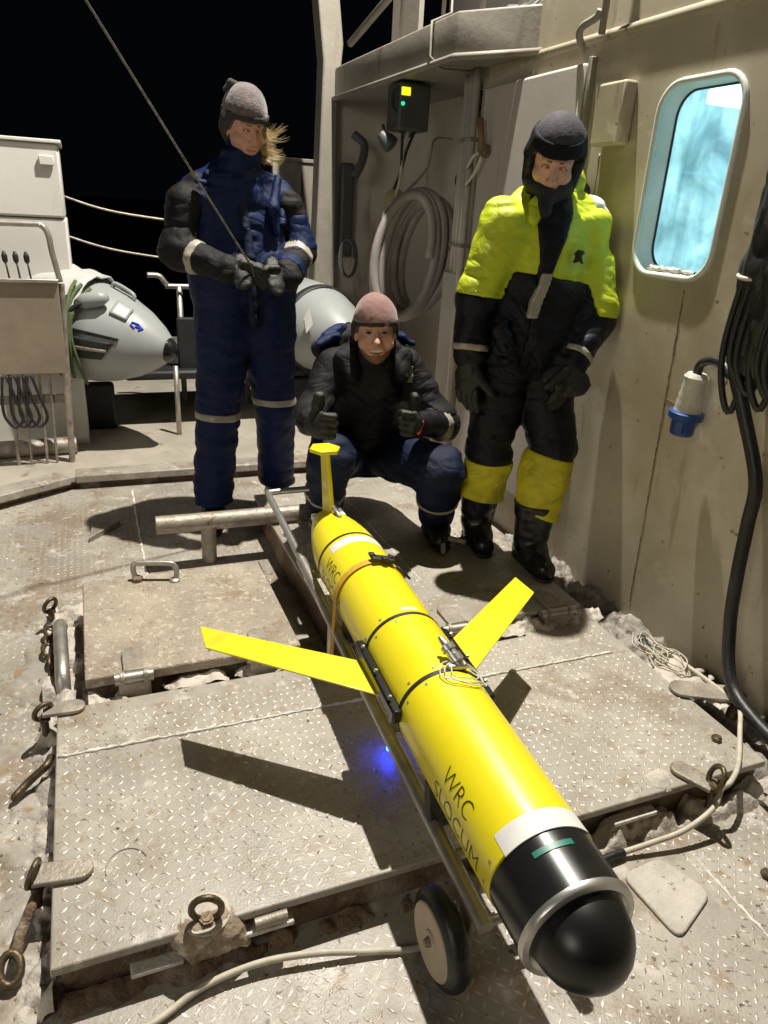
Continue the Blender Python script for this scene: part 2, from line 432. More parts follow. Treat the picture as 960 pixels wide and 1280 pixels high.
_m3, _m4 = out_rect(.68, 1.80, 1.9, 3.40), out_rect(1.09, 1.31, .77, 1.02)
lugs(-1.1, 1.88, .30, 4.0, ZD, 'tread_pattern', deck, lambda x, y: _m1(x, y) & _m2(x, y) & _m3(x, y) & _m4(x, y))

# welded seams of the deck plates
def bead(path, r, name, parent, material=M_LBL, jit=.4):
    P = []
    for i in range(len(path) - 1):
        a, b = Vector(path[i]), Vector(path[i + 1]); n = max(2, int((b - a).length / .012))
        P += [a.lerp(b, k / n) for k in range(n)]
    P.append(Vector(path[-1]))
    P = [p + Vector((random.uniform(-1, 1), random.uniform(-1, 1), 0)) * r * .5 for p in P]
    rr = [r * random.uniform(1 - jit, 1 + jit) for _ in P]
    return part(name, MB().tube(P, rr, 6), material, parent, smooth=True)
M_WELD = mat('salt_filled_weld', (0.74, 0.71, 0.65), 0.5, 0, 0.35, 30.0, 0.4, 120)
bead([(.15, 3.98, ZD), (.142, 2.9, ZD)], .006, 'weld_seam', deck, M_WELD)
bead([(1.34, .96, ZD), (1.342, .55, ZD)], .004, 'weld_seam', deck, M_WELD)
bead([(1.20, 3.98, ZD), (1.22, 3.36, ZD)], .004, 'weld_seam', deck, M_WELD)

# raised after part of the deck with its lipped edge
ZR = -0.03
rear = struct(part('rear_deck', MB().prism([(-3, 3.0, ZR), (-.9, 3.58, ZR), (-.14, 4.05, ZR), (1.0, 4.04, ZR), (2.4, 4.0, ZR), (2.4, 8.5, ZR), (-3, 8.5, ZR)], (0, 0, -1), .035), M_RDECK, None, bevel=.006))
part('edge_riser', MB().add([(-3, 3.06, ZR - .03), (-.9, 3.63, ZR - .03), (-.14, 4.10, ZR - .03), (2.4, 4.06, ZR - .03),
                             (-3, 3.06, ZD - .02), (-.9, 3.63, ZD - .02), (-.14, 4.10, ZD - .02), (2.4, 4.06, ZD - .02)], [(0, 1, 5, 4), (1, 2, 6, 5), (2, 3, 7, 6)]), M_RUST, rear)
for a, b in (((-.9, 3.575), (-.155, 4.035)), ((-.135, 4.045), (1.0, 4.035)), ((1.004, 4.035), (1.9, 4.0))):
    d = Vector((b[0] - a[0], b[1] - a[1], 0)); n = Vector((-d.y, d.x, 0)).normalized()
    part('edge_plate', MB().prism([(a[0], a[1], ZR + .003), (b[0], b[1], ZR + .003), (b[0] + n.x * .13, b[1] + n.y * .13, ZR + .003), (a[0] + n.x * .13, a[1] + n.y * .13, ZR + .003)], (0, 0, -1), .045), M_DECK, rear, bevel=.008)

# ------------------------------------------------------------------ hatches
def hatch_ring(c, yaw, r=.030, mr=.0075, parent=None, lean=.25):
    pts = []
    for k in range(18):
        a = 2 * math.pi * k / 18
        l = Vector((math.cos(a) * r * .86, 0, math.sin(a) * r))
        l = Matrix.Rotation(lean, 3, 'X') @ l
        pts.append(Vector(c) + Matrix.Rotation(yaw, 3, 'Z') @ l + Vector((0, 0, r * .92)))
    o = part('eye_ring', MB().tube(pts, mr, 8, closed=True), M_BRASS, parent, smooth=True)
    return o
def tongue(c, yaw, L, w, z, t=.009, parent=None, name='tongue_plate'):
    P = []
    for k in range(9):
        a = -math.pi / 2 + math.pi * k / 8
        P.append((L - w / 2 + math.cos(a) * w / 2, math.sin(a) * w / 2))
    P += [(0, w / 2), (0, -w / 2)]
    R = Matrix.Rotation(yaw, 3, 'Z')
    return part(name, MB().prism([Vector(c) + R @ Vector((x, y, 0)) + Vector((0, 0, z)) for x, y in P], (0, 0, 1), t), M_OLDST, parent, bevel=.003)
def hatch_dog(c, yaw, label, L=.11, plate=True, lean=.3, ring_yaw=None, r=.030):
    t = thing('hatch_dog', c, label, 'hatch fastener', 'fasteners round the deck hatches')
    if plate: tongue((c[0], c[1], 0), yaw, L, .058, .0025, .012, parent=t)
    b = part('stud', MB().tube([Vector(c) + Vector((0, 0, -.06)), Vector(c) + Vector((0, 0, .018))], .011, 10), M_BRASS, t, smooth=40)
    part('nut', MB().lathe(Vector(c) + Vector((0, 0, .004)), (0, 0, 1), [(0, .017), (.012, .017)], 6), M_BRASS, t)
    hatch_ring(Vector(c) + Vector((0, 0, .008)), yaw + math.pi / 2 if ring_yaw is None else ring_yaw, r, parent=t, lean=lean)
    return t

HX0, HX1, HY0, HY1 = -.185, 1.70, 1.10, 1.935
hc = thing('hatch_cover', (.75, 1.5, ZD), 'large tread-plate deck hatch under the front of the yellow glider', 'hatch')
part('lid_plate', MB().box(((HX0 + HX1) / 2, (HY0 + HY1) / 2, -.011), (HX1 - HX0, HY1 - HY0, .022)), M_HATCH, hc, bevel=.004)
lugs(HX0 + .012, HX1 - .01, HY0 + .012, HY1 - .03, 0, 'tread_pattern', hc, out_rect(.055, .19, 1.08, 1.19))
part('coaming', MB().box(((HX0 + HX1) / 2 + .006, (HY0 + HY1) / 2 + .008, -.068), (HX1 - HX0 - .02, HY1 - HY0 - .022, .09)), M_RUST, hc, bevel=.006)
bead([(-.18, 1.722, .002), (.7, 1.713, .002), (1.62, 1.70, .002)], .0046, 'weld_seam', hc, M_WELD, .6)
# flat bars and clip seats on the front face of the coaming
for x0, x1, z in ((-.04, .065, -.062), (.165, .30, -.045), (1.16, 1.30, -.05)):
    part('drip_bar', MB().box(((x0 + x1) / 2, HY0 - .006, z), (x1 - x0, .03, .012)), M_WELD, hc, bevel=.003)
part('round_seat', MB().lathe((.118, 1.125, .0005), (0, 0, 1), [(0, .052), (.004, .052), (.006, .047)], 28), M_ICE, hc, smooth=40)
_V, _Q = sdf_surface([('c', (.07, 1.096, -.03), (.17, 1.094, -.035), .022, .026, .02), ('c', (.09, 1.094, -.07), (.19, 1.094, -.06), .022, .016, .02), ('e', (.118, 1.11, -.01), np.eye(3), (.07, .03, .02), .02)], .004, folds=((.012, (40, 40, 40), 5), (.004, (110, 110, 110), 6)))
mesh_obj('seat_lug', _V, _Q.tolist(), mat('rusty_iced_lug', (.34, .26, .18), .7, 0, .35, 18.0, .6, 90, stains=(((.56, .51, .44), 20.0, .54, .08), ((.15, .08, .05), 30.0, .62, .05))), hc, smooth=True, recalc=False)
part('pin', MB().tube([(.215, 1.085, -.022), (.285, 1.083, -.018)], .013, 10), M_OLDST, hc, smooth=40)
part('scratch_ring', MB().tube([(-.03 + .045 * math.cos(a), 1.305 + .05 * math.sin(a), .002) for a in np.linspace(.3, 3.4, 20)], .0012, 5), M_LUG, hc)

hatch_dog((.118, 1.105, 0), R_(90), 'bronze eye ring fastener on the front edge of the large hatch, left of the wheel', plate=False, ring_yaw=R_(-12), lean=.1, r=.036)
hatch_dog((-.222, 1.93, -.03), R_(-4), 'eye ring fastener with tongue plate at the large hatch\'s back left corner', L=.115, ring_yaw=R_(28))
hatch_dog((-.222, 1.335, -.02), R_(-8), 'eye ring fastener with tongue plate on the large hatch\'s left edge', L=.125, ring_yaw=R_(70))
hatch_dog((1.462, 1.062, 0), R_(115), 'eye ring fastener with tongue plate in front of the black cable\'s foot', L=.12, ring_yaw=R_(70), r=.034)
hatch_dog((-.222, 2.60, -.05), R_(0), 'eye ring fastener without plate beyond the bent deck pipe', plate=False, ring_yaw=R_(40))
d7 = thing('hatch_dog', (1.83, 1.36, -.02), 'wide flat tongue plate beside the cream cord at the wall foot', 'hatch fastener', 'fasteners round the deck hatches')
tongue((1.845, 1.365, 0), R_(152), .205, .085, .004, .011, parent=d7)
part('stud', MB().tube([(1.835, 1.345, -.06), (1.835, 1.335, .035)], .02, 10), M_BRASS, d7, smooth=40)

# the bent pipe and loose fittings left of the small hatch
bp = part('deck_pipe', MB().tube(curve_pts([(-.185, 2.53, -.10), (-.19, 2.50, -.045), (-.186, 2.40, -.028), (-.18, 2.25, -.028), (-.178, 2.17, -.045), (-.178, 2.14, -.10)], 6), .023, 12), M_STEEL, None, smooth=True)
tag(bp, 'short bent steel pipe in crusted ice left of the small hatch', 'pipe')
ck = thing('chain_shackle', (-.225, 2.44, ZD), 'dark rusty shackle links lying left of the bent deck pipe', 'shackle')
for i, (x, y, z, a) in enumerate(((-.228, 2.52, -.075, .2), (-.236, 2.46, -.085, 1.2), (-.232, 2.40, -.08, .4), (-.222, 2.33, -.085, 1.4))):
    pts = [Vector((x, y, z)) + Matrix.Rotation(a, 3, 'Y') @ Vector((math.cos(t) * .016, math.sin(t) * .034, 0)) for t in np.linspace(0, 2 * math.pi, 14)[:-1]]
    part('link', MB().tube(pts, .0075, 7, closed=True), M_BRASS, ck, smooth=True)
ck2 = thing('turnbuckle', (-.25, 1.25, ZD), 'rusty dark clamp lying against the large hatch\'s lower left edge', 'clamp')
part('arm', MB().tube(curve_pts([(-.262, 1.20, -.075), (-.25, 1.25, -.055), (-.225, 1.30, -.03), (-.212, 1.36, -.04)], 5), .012, 8), M_RUST, ck2, smooth=True)
part('eye', MB().tube([Vector((-.268, 1.185, -.07)) + Vector((math.cos(t) * .02, math.sin(t) * .026, math.sin(t) * .015)) for t in np.linspace(0, 2 * math.pi, 14)[:-1]], .009, 7, closed=True), M_BRASS, ck2, smooth=True)
lv = part('latch_lever', MB().tube(curve_pts([(-.30, 1.70, -.09), (-.26, 1.74, -.075), (-.215, 1.76, -.05), (-.205, 1.80, -.055)], 5), [.006] + [.011] * 15, 8), M_BRASS, None, smooth=True)
tag(lv, 'dark bent latch lever halfway along the large hatch\'s left edge', 'lever')

# small hatch
SX0, SX1, SY0, SY1, SZ = -.105, .565, 1.99, 2.63, .05
sh = thing('small_hatch', (.23, 2.3, ZD), 'small salt-crusted square hatch with steel lifting handle', 'hatch')
part('lid_plate', MB().box(((SX0 + SX1) / 2, (SY0 + SY1) / 2, SZ - .018), (SX1 - SX0, SY1 - SY0, .036)), M_SALT, sh, bevel=.006)
part('coaming', MB().box(((SX0 + SX1) / 2 + .01, (SY0 + SY1) / 2 + .02, -.048), (SX1 - SX0 - .04, SY1 - SY0 - .05, .124)), M_RUST, sh)
hd = part('lifting_handle', MB().tube(curve_pts([(.085, 2.588, SZ), (.078, 2.60, SZ + .04), (.085, 2.605, SZ + .062), (.11, 2.60, SZ + .066), (.20, 2.575, SZ + .066), (.225, 2.568, SZ + .058), (.232, 2.556, SZ + .03), (.225, 2.55, SZ)], 6), .0105, 10), M_STEEL, sh, smooth=True)
part('lug', MB().lathe((.222, 2.55, SZ), (0, 0, 1), [(0, .022), (.008, .02), (.012, .014)], 10), M_STEEL, sh, smooth=40)
part('lug', MB().lathe((.09, 2.586, SZ), (0, 0, 1), [(0, .022), (.014, .02), (.02, .012)], 10), M_RUST, sh, smooth=40)
def hinge(parent, x, y, zt, w=.075, tl=.13, yaw=0.0):
    R = Matrix.Rotation(yaw, 3, 'Z'); c = Vector((x, y, zt))
    h = part('hinge', MB().box(c + R @ Vector((0, -.005, -.055)), (w * 1.25, .055, .09), R), M_OLDST, parent, bevel=.008)
    part('hinge_pin', MB().tube([c + R @ Vector((-w * .75, -.012, -.008)), c + R @ Vector((w * .75, -.012, -.008))], .019, 12), M_STEEL, h, smooth=40)
    for s in (-.45, .45):
        part('knuckle_ring', MB().tube([c + R @ Vector((s * w - .006, -.012, -.008)), c + R @ Vector((s * w + .006, -.012, -.008))], .024, 12), M_OLDST, h, smooth=40)
    tongue(c, yaw + math.pi / 2, tl, w * .8, .002, .01, parent=h, name='hinge_strap')
for x in (.035, .435): hinge(sh, x, 1.985, SZ)

# platform hatch under the two men
PX0, PX1, PY0, PY1 = .70, 1.66, 1.955, 3.36
ph = thing('platform_hatch', (1.18, 2.6, ZD), 'long raised tread-plate hatch under the crouching man, hinged in front', 'hatch')
part('lid_plate', MB().box(((PX0 + PX1) / 2, (PY0 + PY1) / 2, SZ - .01), (PX1 - PX0, PY1 - PY0, .02)), M_HATCH, ph, bevel=.004)
part('coaming', MB().box(((PX0 + PX1) / 2, (PY0 + PY1) / 2 + .01, -.037), (PX1 - PX0 - .03, PY1 - PY0 - .04, .146)), M_RUST, ph)
lugs(PX0 + .015, PX1 - .01, PY0 + .015, PY1 - .01, SZ, 'tread_pattern', ph, out_rect(1.05, 1.3, 1.9, 2.1))
bead([(1.13, 3.33, SZ), (1.14, 2.3, SZ)], .003, 'weld_seam', ph, M_WELD)
hinge(ph, 1.13, 1.95, SZ, .085); hinge(ph, 1.545, 1.95, SZ, .10)

# ice crust (uncountable frozen slush): lumpy sheets that thin out at their rims
def crust_sheet(x0, x1, y0, y1, z, env, amp, seed, label=None, parent=None, h=.006, cut=.18, name='frozen_slush', m=None):
    nx, ny = int((x1 - x0) / h) + 2, int((y1 - y0) / h) + 2
    X, Y = np.meshgrid(x0 + h * np.arange(nx), y0 + h * np.arange(ny), indexing='ij')
    P = np.stack([X, Y, np.zeros_like(X)], -1).astype(np.float32)
    nz = .55 + 1.2 * vnoise(P, (18, 18, 1), seed) + .5 * vnoise(P, (40, 40, 1), seed + 1) + .22 * vnoise(P, (85, 85, 1), seed + 2)
    H = env(X, Y) * nz - cut
    Zs = np.where(H > 0, z + amp * np.sqrt(np.clip(H, 0, None)) * np.clip(H, 0, 1.4) ** .25, z - .004)
    vs = np.stack([X, Y, Zs], -1).reshape(-1, 3); idx = np.arange(nx * ny).reshape(nx, ny)
    q = np.stack([idx[:-1, :-1], idx[1:, :-1], idx[1:, 1:], idx[:-1, 1:]], -1).reshape(-1, 4)
    up = (H > 0).ravel(); q = q[up[q].any(1)]
    use = np.unique(q); mp = np.full(nx * ny, -1); mp[use] = np.arange(len(use))
    o = mesh_obj(name, vs[use], mp[q].tolist(), m or M_ICE, parent, smooth=True, recalc=False, kind='stuff')
    if label: tag(o, label, 'ice')
    return o
def gx(c, w): return lambda X, Y: np.exp(-((X - c) / w) ** 2)
def gy(c, w): return lambda X, Y: np.exp(-((Y - c) / w) ** 2)
def blob(cx, cy, wx, wy): return lambda X, Y: 1.2 * np.exp(-((X - cx) / wx) ** 2 - ((Y - cy) / wy) ** 2)
crust_sheet(-.24, -.107, 1.98, 2.70, ZD, lambda X, Y: .85 * np.ones_like(X), .062, 101, 'crusted ice packed between bent pipe and small hatch')
crust_sheet(-.30, -.188, 1.08, 2.02, ZD, gx(-.20, .05), .060, 111, 'crusted ice along the large hatch\'s left edge')
crust_sheet(.74, 1.76, 1.035, 1.112, ZD, lambda X, Y: 1.15 * np.clip((Y - 1.035) / .05, 0, 1), .062, 121, 'lumpy ice under the large hatch\'s right front edge', h=.005)
crust_sheet(-.18, .60, 1.055, 1.105, ZD, lambda X, Y: .6 * np.clip((Y - 1.045) / .05, 0, 1), .045, 131, 'thin ice under the large hatch\'s left front edge', h=.005, m=M_RUST)
crust_sheet(1.66, 1.94, .75, 2.85, ZD, lambda X, Y: .40 + .75 * np.clip((X - 1.70) / .2, 0, 1), .075, 141, 'grey ice and dirt heaped along the wall foot', h=.007, m=mat('grey_dirty_ice', (.33, .30, .26), .5, 0, .35, 11.0, .7, 80, stains=(((.14, .105, .075), 14.0, .56, .1), ((.55, .52, .47), 12.0, .60, .08))))
crust_sheet(-.95, -.23, .85, 3.0, ZD, lambda X, Y: .30 + .35 * np.exp(-((X + .25) / .25) ** 2), .020, 151, 'thin ice lumps spread on the deck left of the hatches', h=.008, cut=.27, m=M_DECK)
crust_sheet(1.20, 1.72, 1.885, 1.955, 0, lambda X, Y: .35 + .8 * np.clip((Y - 1.88) / .05, 0, 1) * np.clip((X - 1.2) / .2, .3, 1), .05, 161, 'ice under the right hinge of the platform hatch', h=.005)
crust_sheet(-.10, .56, 1.935, 1.99, -.012, lambda X, Y: .55 * np.ones_like(X), .04, 171, 'ice below the small hatch\'s front hinges', h=.005)
crust_sheet(1.29, 1.40, 1.09, 1.19, .0, blob(1.345, 1.14, .035, .03), .012, 181, 'white slush blot on the large hatch near its right ring', h=.004)
crust_sheet(1.62, 1.86, 1.33, 1.76, .0, blob(1.78, 1.55, .07, .16), .022, 191, 'pale slush under the tangled cream cord', h=.005)
def crust(name, pts, h, parent=None):
    V, Q = sdf_surface([('e', p, np.eye(3), r, .016) for p, r in pts], h, folds=((.010, (70, 70, 70), 3),))
    return mesh_obj(name, V, Q.tolist(), M_ICE, parent, smooth=True, recalc=False, kind='stuff')

# ------------------------------------------------------------------ deckhouse
WX = 1.93
dh = thing('deckhouse', (2.2, 2.5, ZD), 'weathered cream steel deckhouse with lit rounded window', 'deckhouse')
wy0, wy1, wz0, wz1, wr = 1.942, 2.325, 1.238, 1.852, .095
def rrect(y0, y1, z0, z1, r, n=7):
    P = []
    for cy, cz, a0 in ((y1 - r, z1 - r, 0), (y0 + r, z1 - r, 90), (y0 + r, z0 + r, 180), (y1 - r, z0 + r, 270)):
        for k in range(n + 1):
            a = R_(a0 + 90 * k / n); P.append((cy + r * math.cos(a), cz + r * math.sin(a)))
    return P
hole = rrect(wy0, wy1, wz0, wz1, wr)
oy0, oy1, oz0, oz1 = wy0 - .12, wy1 + .12, wz0 - .12, wz1 + .12
outer = []
for i, (y, z) in enumerate(hole):
    q, k = divmod(i, 8)
    if q == 0: p = (oy1, wz1 + (oz1 - wz1) * k / 3.5 - 0) if k < 3.5 else (oy1 - (oy1 - wy1) * (k - 3.5) / 3.5, oz1)
    elif q == 1: p = (wy0 - (wy0 - oy0) * k / 3.5, oz1) if k < 3.5 else (oy0, oz1 - (oz1 - wz1) * (k - 3.5) / 3.5)
    elif q == 2: p = (oy0, wz0 - (wz0 - oz0) * k / 3.5) if k < 3.5 else (oy0 + (wy0 - oy0) * (k - 3.5) / 3.5, oz0)
    else: p = (wy1 + (oy1 - wy1) * k / 3.5, oz0) if k < 3.5 else (oy1, oz0 + (wz0 - oz0) * (k - 3.5) / 3.5)
    outer.append(p)
mb = MB(); n = len(hole)
vs = [(WX, y, z) for y, z in hole] + [(WX, y, z) for y, z in outer]; fs = []
for i in range(n):
    j = (i + 1) % n; fs.append((i, j, n + j, n + i))
    # corner fill where the outer edge turns
for q in range(4):
    i = q * 8 + 3; cy = (oy1, oy0, oy0, oy1)[q]; cz = (oz1, oz1, oz0, oz0)[q]
    vs.append((WX, cy, cz)); fs.append((n + i, n + i + 1, len(vs) - 1))
mb.add(vs, fs)
for y0, y1, z0, z1 in ((-3, 3.65, ZD - .05, oz0), (-3, oy0, oz0, oz1), (oy1, 3.65, oz0, oz1), (-3, 3.19, oz1, 4.2), (3.19, 3.65, oz1, 2.07)):
    mb.add([(WX, y0, z0), (WX, y1, z0), (WX, y1, z1), (WX, y0, z1)], [(0, 1, 2, 3)])
wall = mesh_obj('wall', mb.v, mb.f, M_WALL, dh)
# window: recessed rounded frame, outer rim, fogged pane
GX = WX + .07
inner = rrect(wy0 + .012, wy1 - .012, wz0 + .016, wz1 - .016, wr - .012)
M_WFR = mat('window_frame_paint', (0.60, 0.63, 0.58), 0.45, 0, 0.1, 8.0, 0.05, 60)
fr = MB(); fr.add([(WX - .004, y, z) for y, z in hole] + [(GX, y, z) for y, z in inner], [(i, (i + 1) % n, n + (i + 1) % n, n + i) for i in range(n)])
wf = part('window_frame', fr, M_WFR, dh, smooth=True)
part('window_rim', MB().tube([(WX - .003, y, z) for y, z in hole], .011, 8, closed=True), M_WFR, wf, smooth=True)
part('gasket', MB().tube([(GX - .002, y, z) for y, z in inner], .005, 8, closed=True), M_RUB, wf, smooth=True)
crust('sill_ice', [((WX + .015 + random.random() * .05, wy0 + .06 + random.random() * .27, wz0 + .02), (.014, .018, .005)) for _ in range(12)], .005, wf)
# fogged glass: pane emits, standing in for cabin light, streaked where drops ran down
def fog_glass():
    m = bpy.data.materials.new('fogged_emissive_glass'); m.use_nodes = True; nt = m.node_tree
    for nd in list(nt.nodes):
        if nd.type != 'OUTPUT_MATERIAL': nt.nodes.remove(nd)
    pos = nt.nodes.new('ShaderNodeNewGeometry').outputs['Position']
    def mp(sc):
        q = nt.nodes.new('ShaderNodeMapping'); q.inputs['Scale'].default_value = sc
        nt.links.new(pos, q.inputs[0]); return q.outputs[0]
    streak = _ramp(nt, _noise(nt, mp((1, 4.5, 1.0)), 2.3, 4, .55, .5), .30, .70)
    blotch = _ramp(nt, _noise(nt, mp((1, 2.2, 2.0)), 2.4, 5, .6, .8), .32, .66)
    fog = nt.nodes.new('ShaderNodeMath'); fog.operation = 'MULTIPLY'; fog.use_clamp = True
    a = nt.nodes.new('ShaderNodeMath'); a.operation = 'MULTIPLY_ADD'; a.inputs[1].default_value = .55; a.inputs[2].default_value = .45
    nt.links.new(streak, a.inputs[0]); nt.links.new(a.outputs[0], fog.inputs[0])
    b = nt.nodes.new('ShaderNodeMath'); b.operation = 'MULTIPLY_ADD'; b.inputs[1].default_value = .6; b.inputs[2].default_value = .4
    nt.links.new(blotch, b.inputs[0]); nt.links.new(b.outputs[0], fog.inputs[1])
    e = nt.nodes.new('ShaderNodeEmission'); e.inputs[1].default_value = 2.6
    nt.links.new(_mix(nt, fog.outputs[0], (.015, .085, .11), (.36, .70, .76)), e.inputs[0])
    tr = nt.nodes.new('ShaderNodeBsdfTransparent'); tr.inputs[0].default_value = (.8, .97, 1, 1)
    mx = nt.nodes.new('ShaderNodeMixShader')
    f2 = nt.nodes.new('ShaderNodeMath'); f2.operation = 'MULTIPLY_ADD'; f2.inputs[1].default_value = .50; f2.inputs[2].default_value = .22
    nt.links.new(fog.outputs[0], f2.inputs[0])
    nt.links.new(f2.outputs[0], mx.inputs[0]); nt.links.new(tr.outputs[0], mx.inputs[1]); nt.links.new(e.outputs[0], mx.inputs[2])
    gl = nt.nodes.new('ShaderNodeBsdfGlossy'); gl.inputs['Roughness'].default_value = .1
    mx2 = nt.nodes.new('ShaderNodeMixShader'); mx2.inputs[0].default_value = .05
    nt.links.new(mx.outputs[0], mx2.inputs[1]); nt.links.new(gl.outputs[0], mx2.inputs[2])
    nt.links.new(mx2.outputs[0], nt.nodes['Material Output'].inputs[0])
    return m
part('pane', MB().prism([(GX, y, z) for y, z in inner], (1, 0, 0), .008), fog_glass(), wf)
# lit cabin behind the pane
M_CAB = mat('cabin_lining', (0.55, 0.68, 0.66), 0.6, 0, 0.05, 4)
cb = MB()
for vsq in ([(GX + .03, 1.3, .85), (3.3, 1.3, .85), (3.3, 3.6, .85), (GX + .03, 3.6, .85)], [(GX + .03, 1.3, 2.25), (3.3, 1.3, 2.25), (3.3, 3.6, 2.25), (GX + .03, 3.6, 2.25)],
            [(3.3, 1.3, .85), (3.3, 3.6, .85), (3.3, 3.6, 2.25), (3.3, 1.3, 2.25)], [(GX + .03, 3.6, .85), (3.3, 3.6, .85), (3.3, 3.6, 2.25), (GX + .03, 3.6, 2.25)], [(GX + .03, 1.3, .85), (3.3, 1.3, .85), (3.3, 1.3, 2.25), (GX + .03, 1.3, 2.25)]):
    cb.add(vsq, [(0, 1, 2, 3)])
part('cabin_lining', cb, M_CAB, dh)
part('cabin_lamp', MB().box((2.80, 2.66, 1.93), (.42, .36, .06)), emit('cabin_lamp_light', (.72, .97, 1.0), 9.0), dh, bevel=.01)
part('cabin_locker', MB().box((2.62, 2.95, 1.28), (.30, .24, .72)), mat('cabin_blue', (0.03, 0.07, 0.12), .5), dh, bevel=.02)
part('cabin_pole', MB().tube([(2.30, 2.60, .9), (2.30, 2.60, 2.2)], .016, 10), mat('cabin_yellow', (0.45, 0.42, 0.08), .6), dh, smooth=True)
part('cabin_seat', MB().box((2.45, 2.45, 1.18), (.34, .34, .30)), mat('cabin_green', (0.03, 0.10, 0.07), .7), dh, bevel=.05, seg=3)
part('cabin_coat', MB().box((2.95, 3.0, 1.55), (.10, .22, .6)), mat('cabin_coat_blue', (0.03, 0.05, 0.16), .7), dh, bevel=.04, seg=3)
# ledge, wall seam, door, plates
bead([(WX - .001, 1.985, .0), (WX - .001, 2.035, 1.2)], .0022, 'seam', dh, M_RUST, .5)
bead([(WX - .001, 2.035, .83), (WX - .001, 1.85, .80)], .0012, 'seam', dh, M_RUST, .8)
bead([(WX - .001, 1.15, .0), (WX - .001, 1.17, 2.03)], .0020, 'seam', dh, M_WALL, .5)
bead([(WX - .001, 2.62, .0), (WX - .001, 2.63, 1.65)], .0020, 'seam', dh, M_WALL, .5)
part('ledge', MB().tube([(WX, -3, 2.045), (WX, 3.19, 2.055)], .018, 8), M_WALL, dh, smooth=True)
dr = part('door', MB().box((WX - .022, 3.155, 1.05), (.042, .80, 1.84)), M_PANEL, dh, bevel=.012)
part('door_edge', MB().box((WX - .014, 2.742, 1.05), (.03, .022, 1.88)), M_WALLG, dr, bevel=.004)
part('handle', MB().tube(curve_pts([(WX - .05, 2.80, 1.585), (WX - .09, 2.80, 1.59), (WX - .10, 2.76, 1.585), (WX - .09, 2.66, 1.575)], 5), .011, 8), M_STEEL, dr, smooth=True)
part('wall_plate', MB().box((WX - .03, 2.545, 1.775), (.058, .17, .21)), M_WALL, dh, bevel=.01)
part('lower_panel', MB().box((WX - .03, 3.70, .56), (.06, .22, 1.1)), M_PANEL, dh, bevel=.01)
hk = part('pipe_stub', MB().tube(curve_pts([(1.905, 2.81, 2.03), (1.87, 2.79, 2.06), (1.86, 2.76, 2.085), (1.86, 2.68, 2.10), (1.86, 2.66, 2.12)], 6), .014, 10), M_WALLG, dh, smooth=True)
part('pipe_stub', MB().tube([(1.875, 2.655, 2.045), (1.875, 2.64, 2.6)], .013, 10), M_WALLG, dh, smooth=True)
# recess with hoses, bulkhead pillar and overhanging upper deck
part('recess_wall', MB().add([(2.25, 3.62, ZD), (2.25, 5.36, ZD), (2.25, 5.36, 2.1), (2.25, 3.62, 2.1), (WX, 3.65, ZD), (2.25, 3.65, ZD), (2.25, 3.65, 2.1), (WX, 3.65, 2.1)], [(0, 1, 2, 3), (4, 5, 6, 7)]), M_REC, dh)
part('bulkhead', MB().box((1.99, 5.36, 1.0), (.56, .04, 2.2)), M_REC, dh)
part('pillar', MB().prism([(1.545, 5.27, 2.72), (1.60, 5.27, 2.284), (1.579, 5.27, 1.44), (1.53, 5.27, ZR), (1.73, 5.27, ZR), (1.705, 5.27, 2.05), (1.735, 5.27, 2.385), (1.69, 5.27, 2.72)], (0, 1, 0), .16), M_WALLG, dh, bevel=.012)
oh = part('overhang', MB().prism([(WX + .01, 3.17, 2.063), (1.69, 3.51, 2.063), (1.68, 5.27, 2.063), (2.7, 5.27, 2.063), (2.7, 3.17, 2.063)], (0, 0, 1), .185), M_WALLG, dh, bevel=.01)
part('overhang_lip', MB().tube([(WX, 3.15, 2.066), (1.685, 3.505, 2.066), (1.675, 5.27, 2.066)], .016, 8), M_WALLG, oh, smooth=True)
part('upper_screen', MB().box((2.0, 4.85, 2.75), (.03, .42, 1.0)), M_WALLG, dh)
part('upper_screen', MB().box((2.55, 4.3, 2.9), (.03, 2.2, 1.3)), mat('dark_upper_panel', (.06, .055, .05), .6), dh)
for x, y, r in ((1.80, 3.9, .011), (1.82, 4.5, .011), (1.98, 3.42, .03), (1.86, 3.60, .014)):
    part('stanchion', MB().tube([(x, y, 2.24), (x, y, 3.1)], r, 8), M_WALLG, dh, smooth=True)
part('upper_brace', MB().tube([(1.72, 5.1, 2.36), (1.82, 4.3, 2.62), (1.9, 3.6, 2.85)], .022, 8), M_WALLG, dh, smooth=True)
part('upper_rail', MB().tube(curve_pts([(1.97, 3.55, 2.30), (1.96, 3.35, 2.27), (1.945, 3.2, 2.29), (1.94, 3.1, 2.36)], 5), .014, 8), M_ALU, dh, smooth=True)

# pipes, valve, box and hoses in the recess
for x, y, r, z0 in ((1.905, 3.76, .022, .85), (1.89, 3.69, .018, .2), (1.885, 3.635, .020, .2)):
    o = part('wall_pipe', MB().tube([(x, y, z0), (x, y, 2.06)], r, 10), M_PANEL, None, smooth=True)
    tag(o, {3.76: 'shorter leftmost grey pipe of the three beside the coiled hose', 3.69: 'thin middle pipe of the three beside the steel door', 3.635: 'pipe nearest the steel door, behind the valve prongs'}[y], 'pipe', 'upright wall pipes')
    for z in (1.25, 1.75): part('clip', MB().box((x, y, z), (r * 2.5, r * 2.5, .02)), M_OLDST, o, bevel=.003)
vl = thing('valve', (1.86, 3.45, 1.6), 'reddish valve with upright brown lever and two prongs beside door', 'valve')
part('hub', MB().lathe((1.90, 3.46, 1.69), (-1, -.2, 0), [(0, .03), (.05, .03), (.06, .018)], 10), M_RUST, vl, smooth=40)
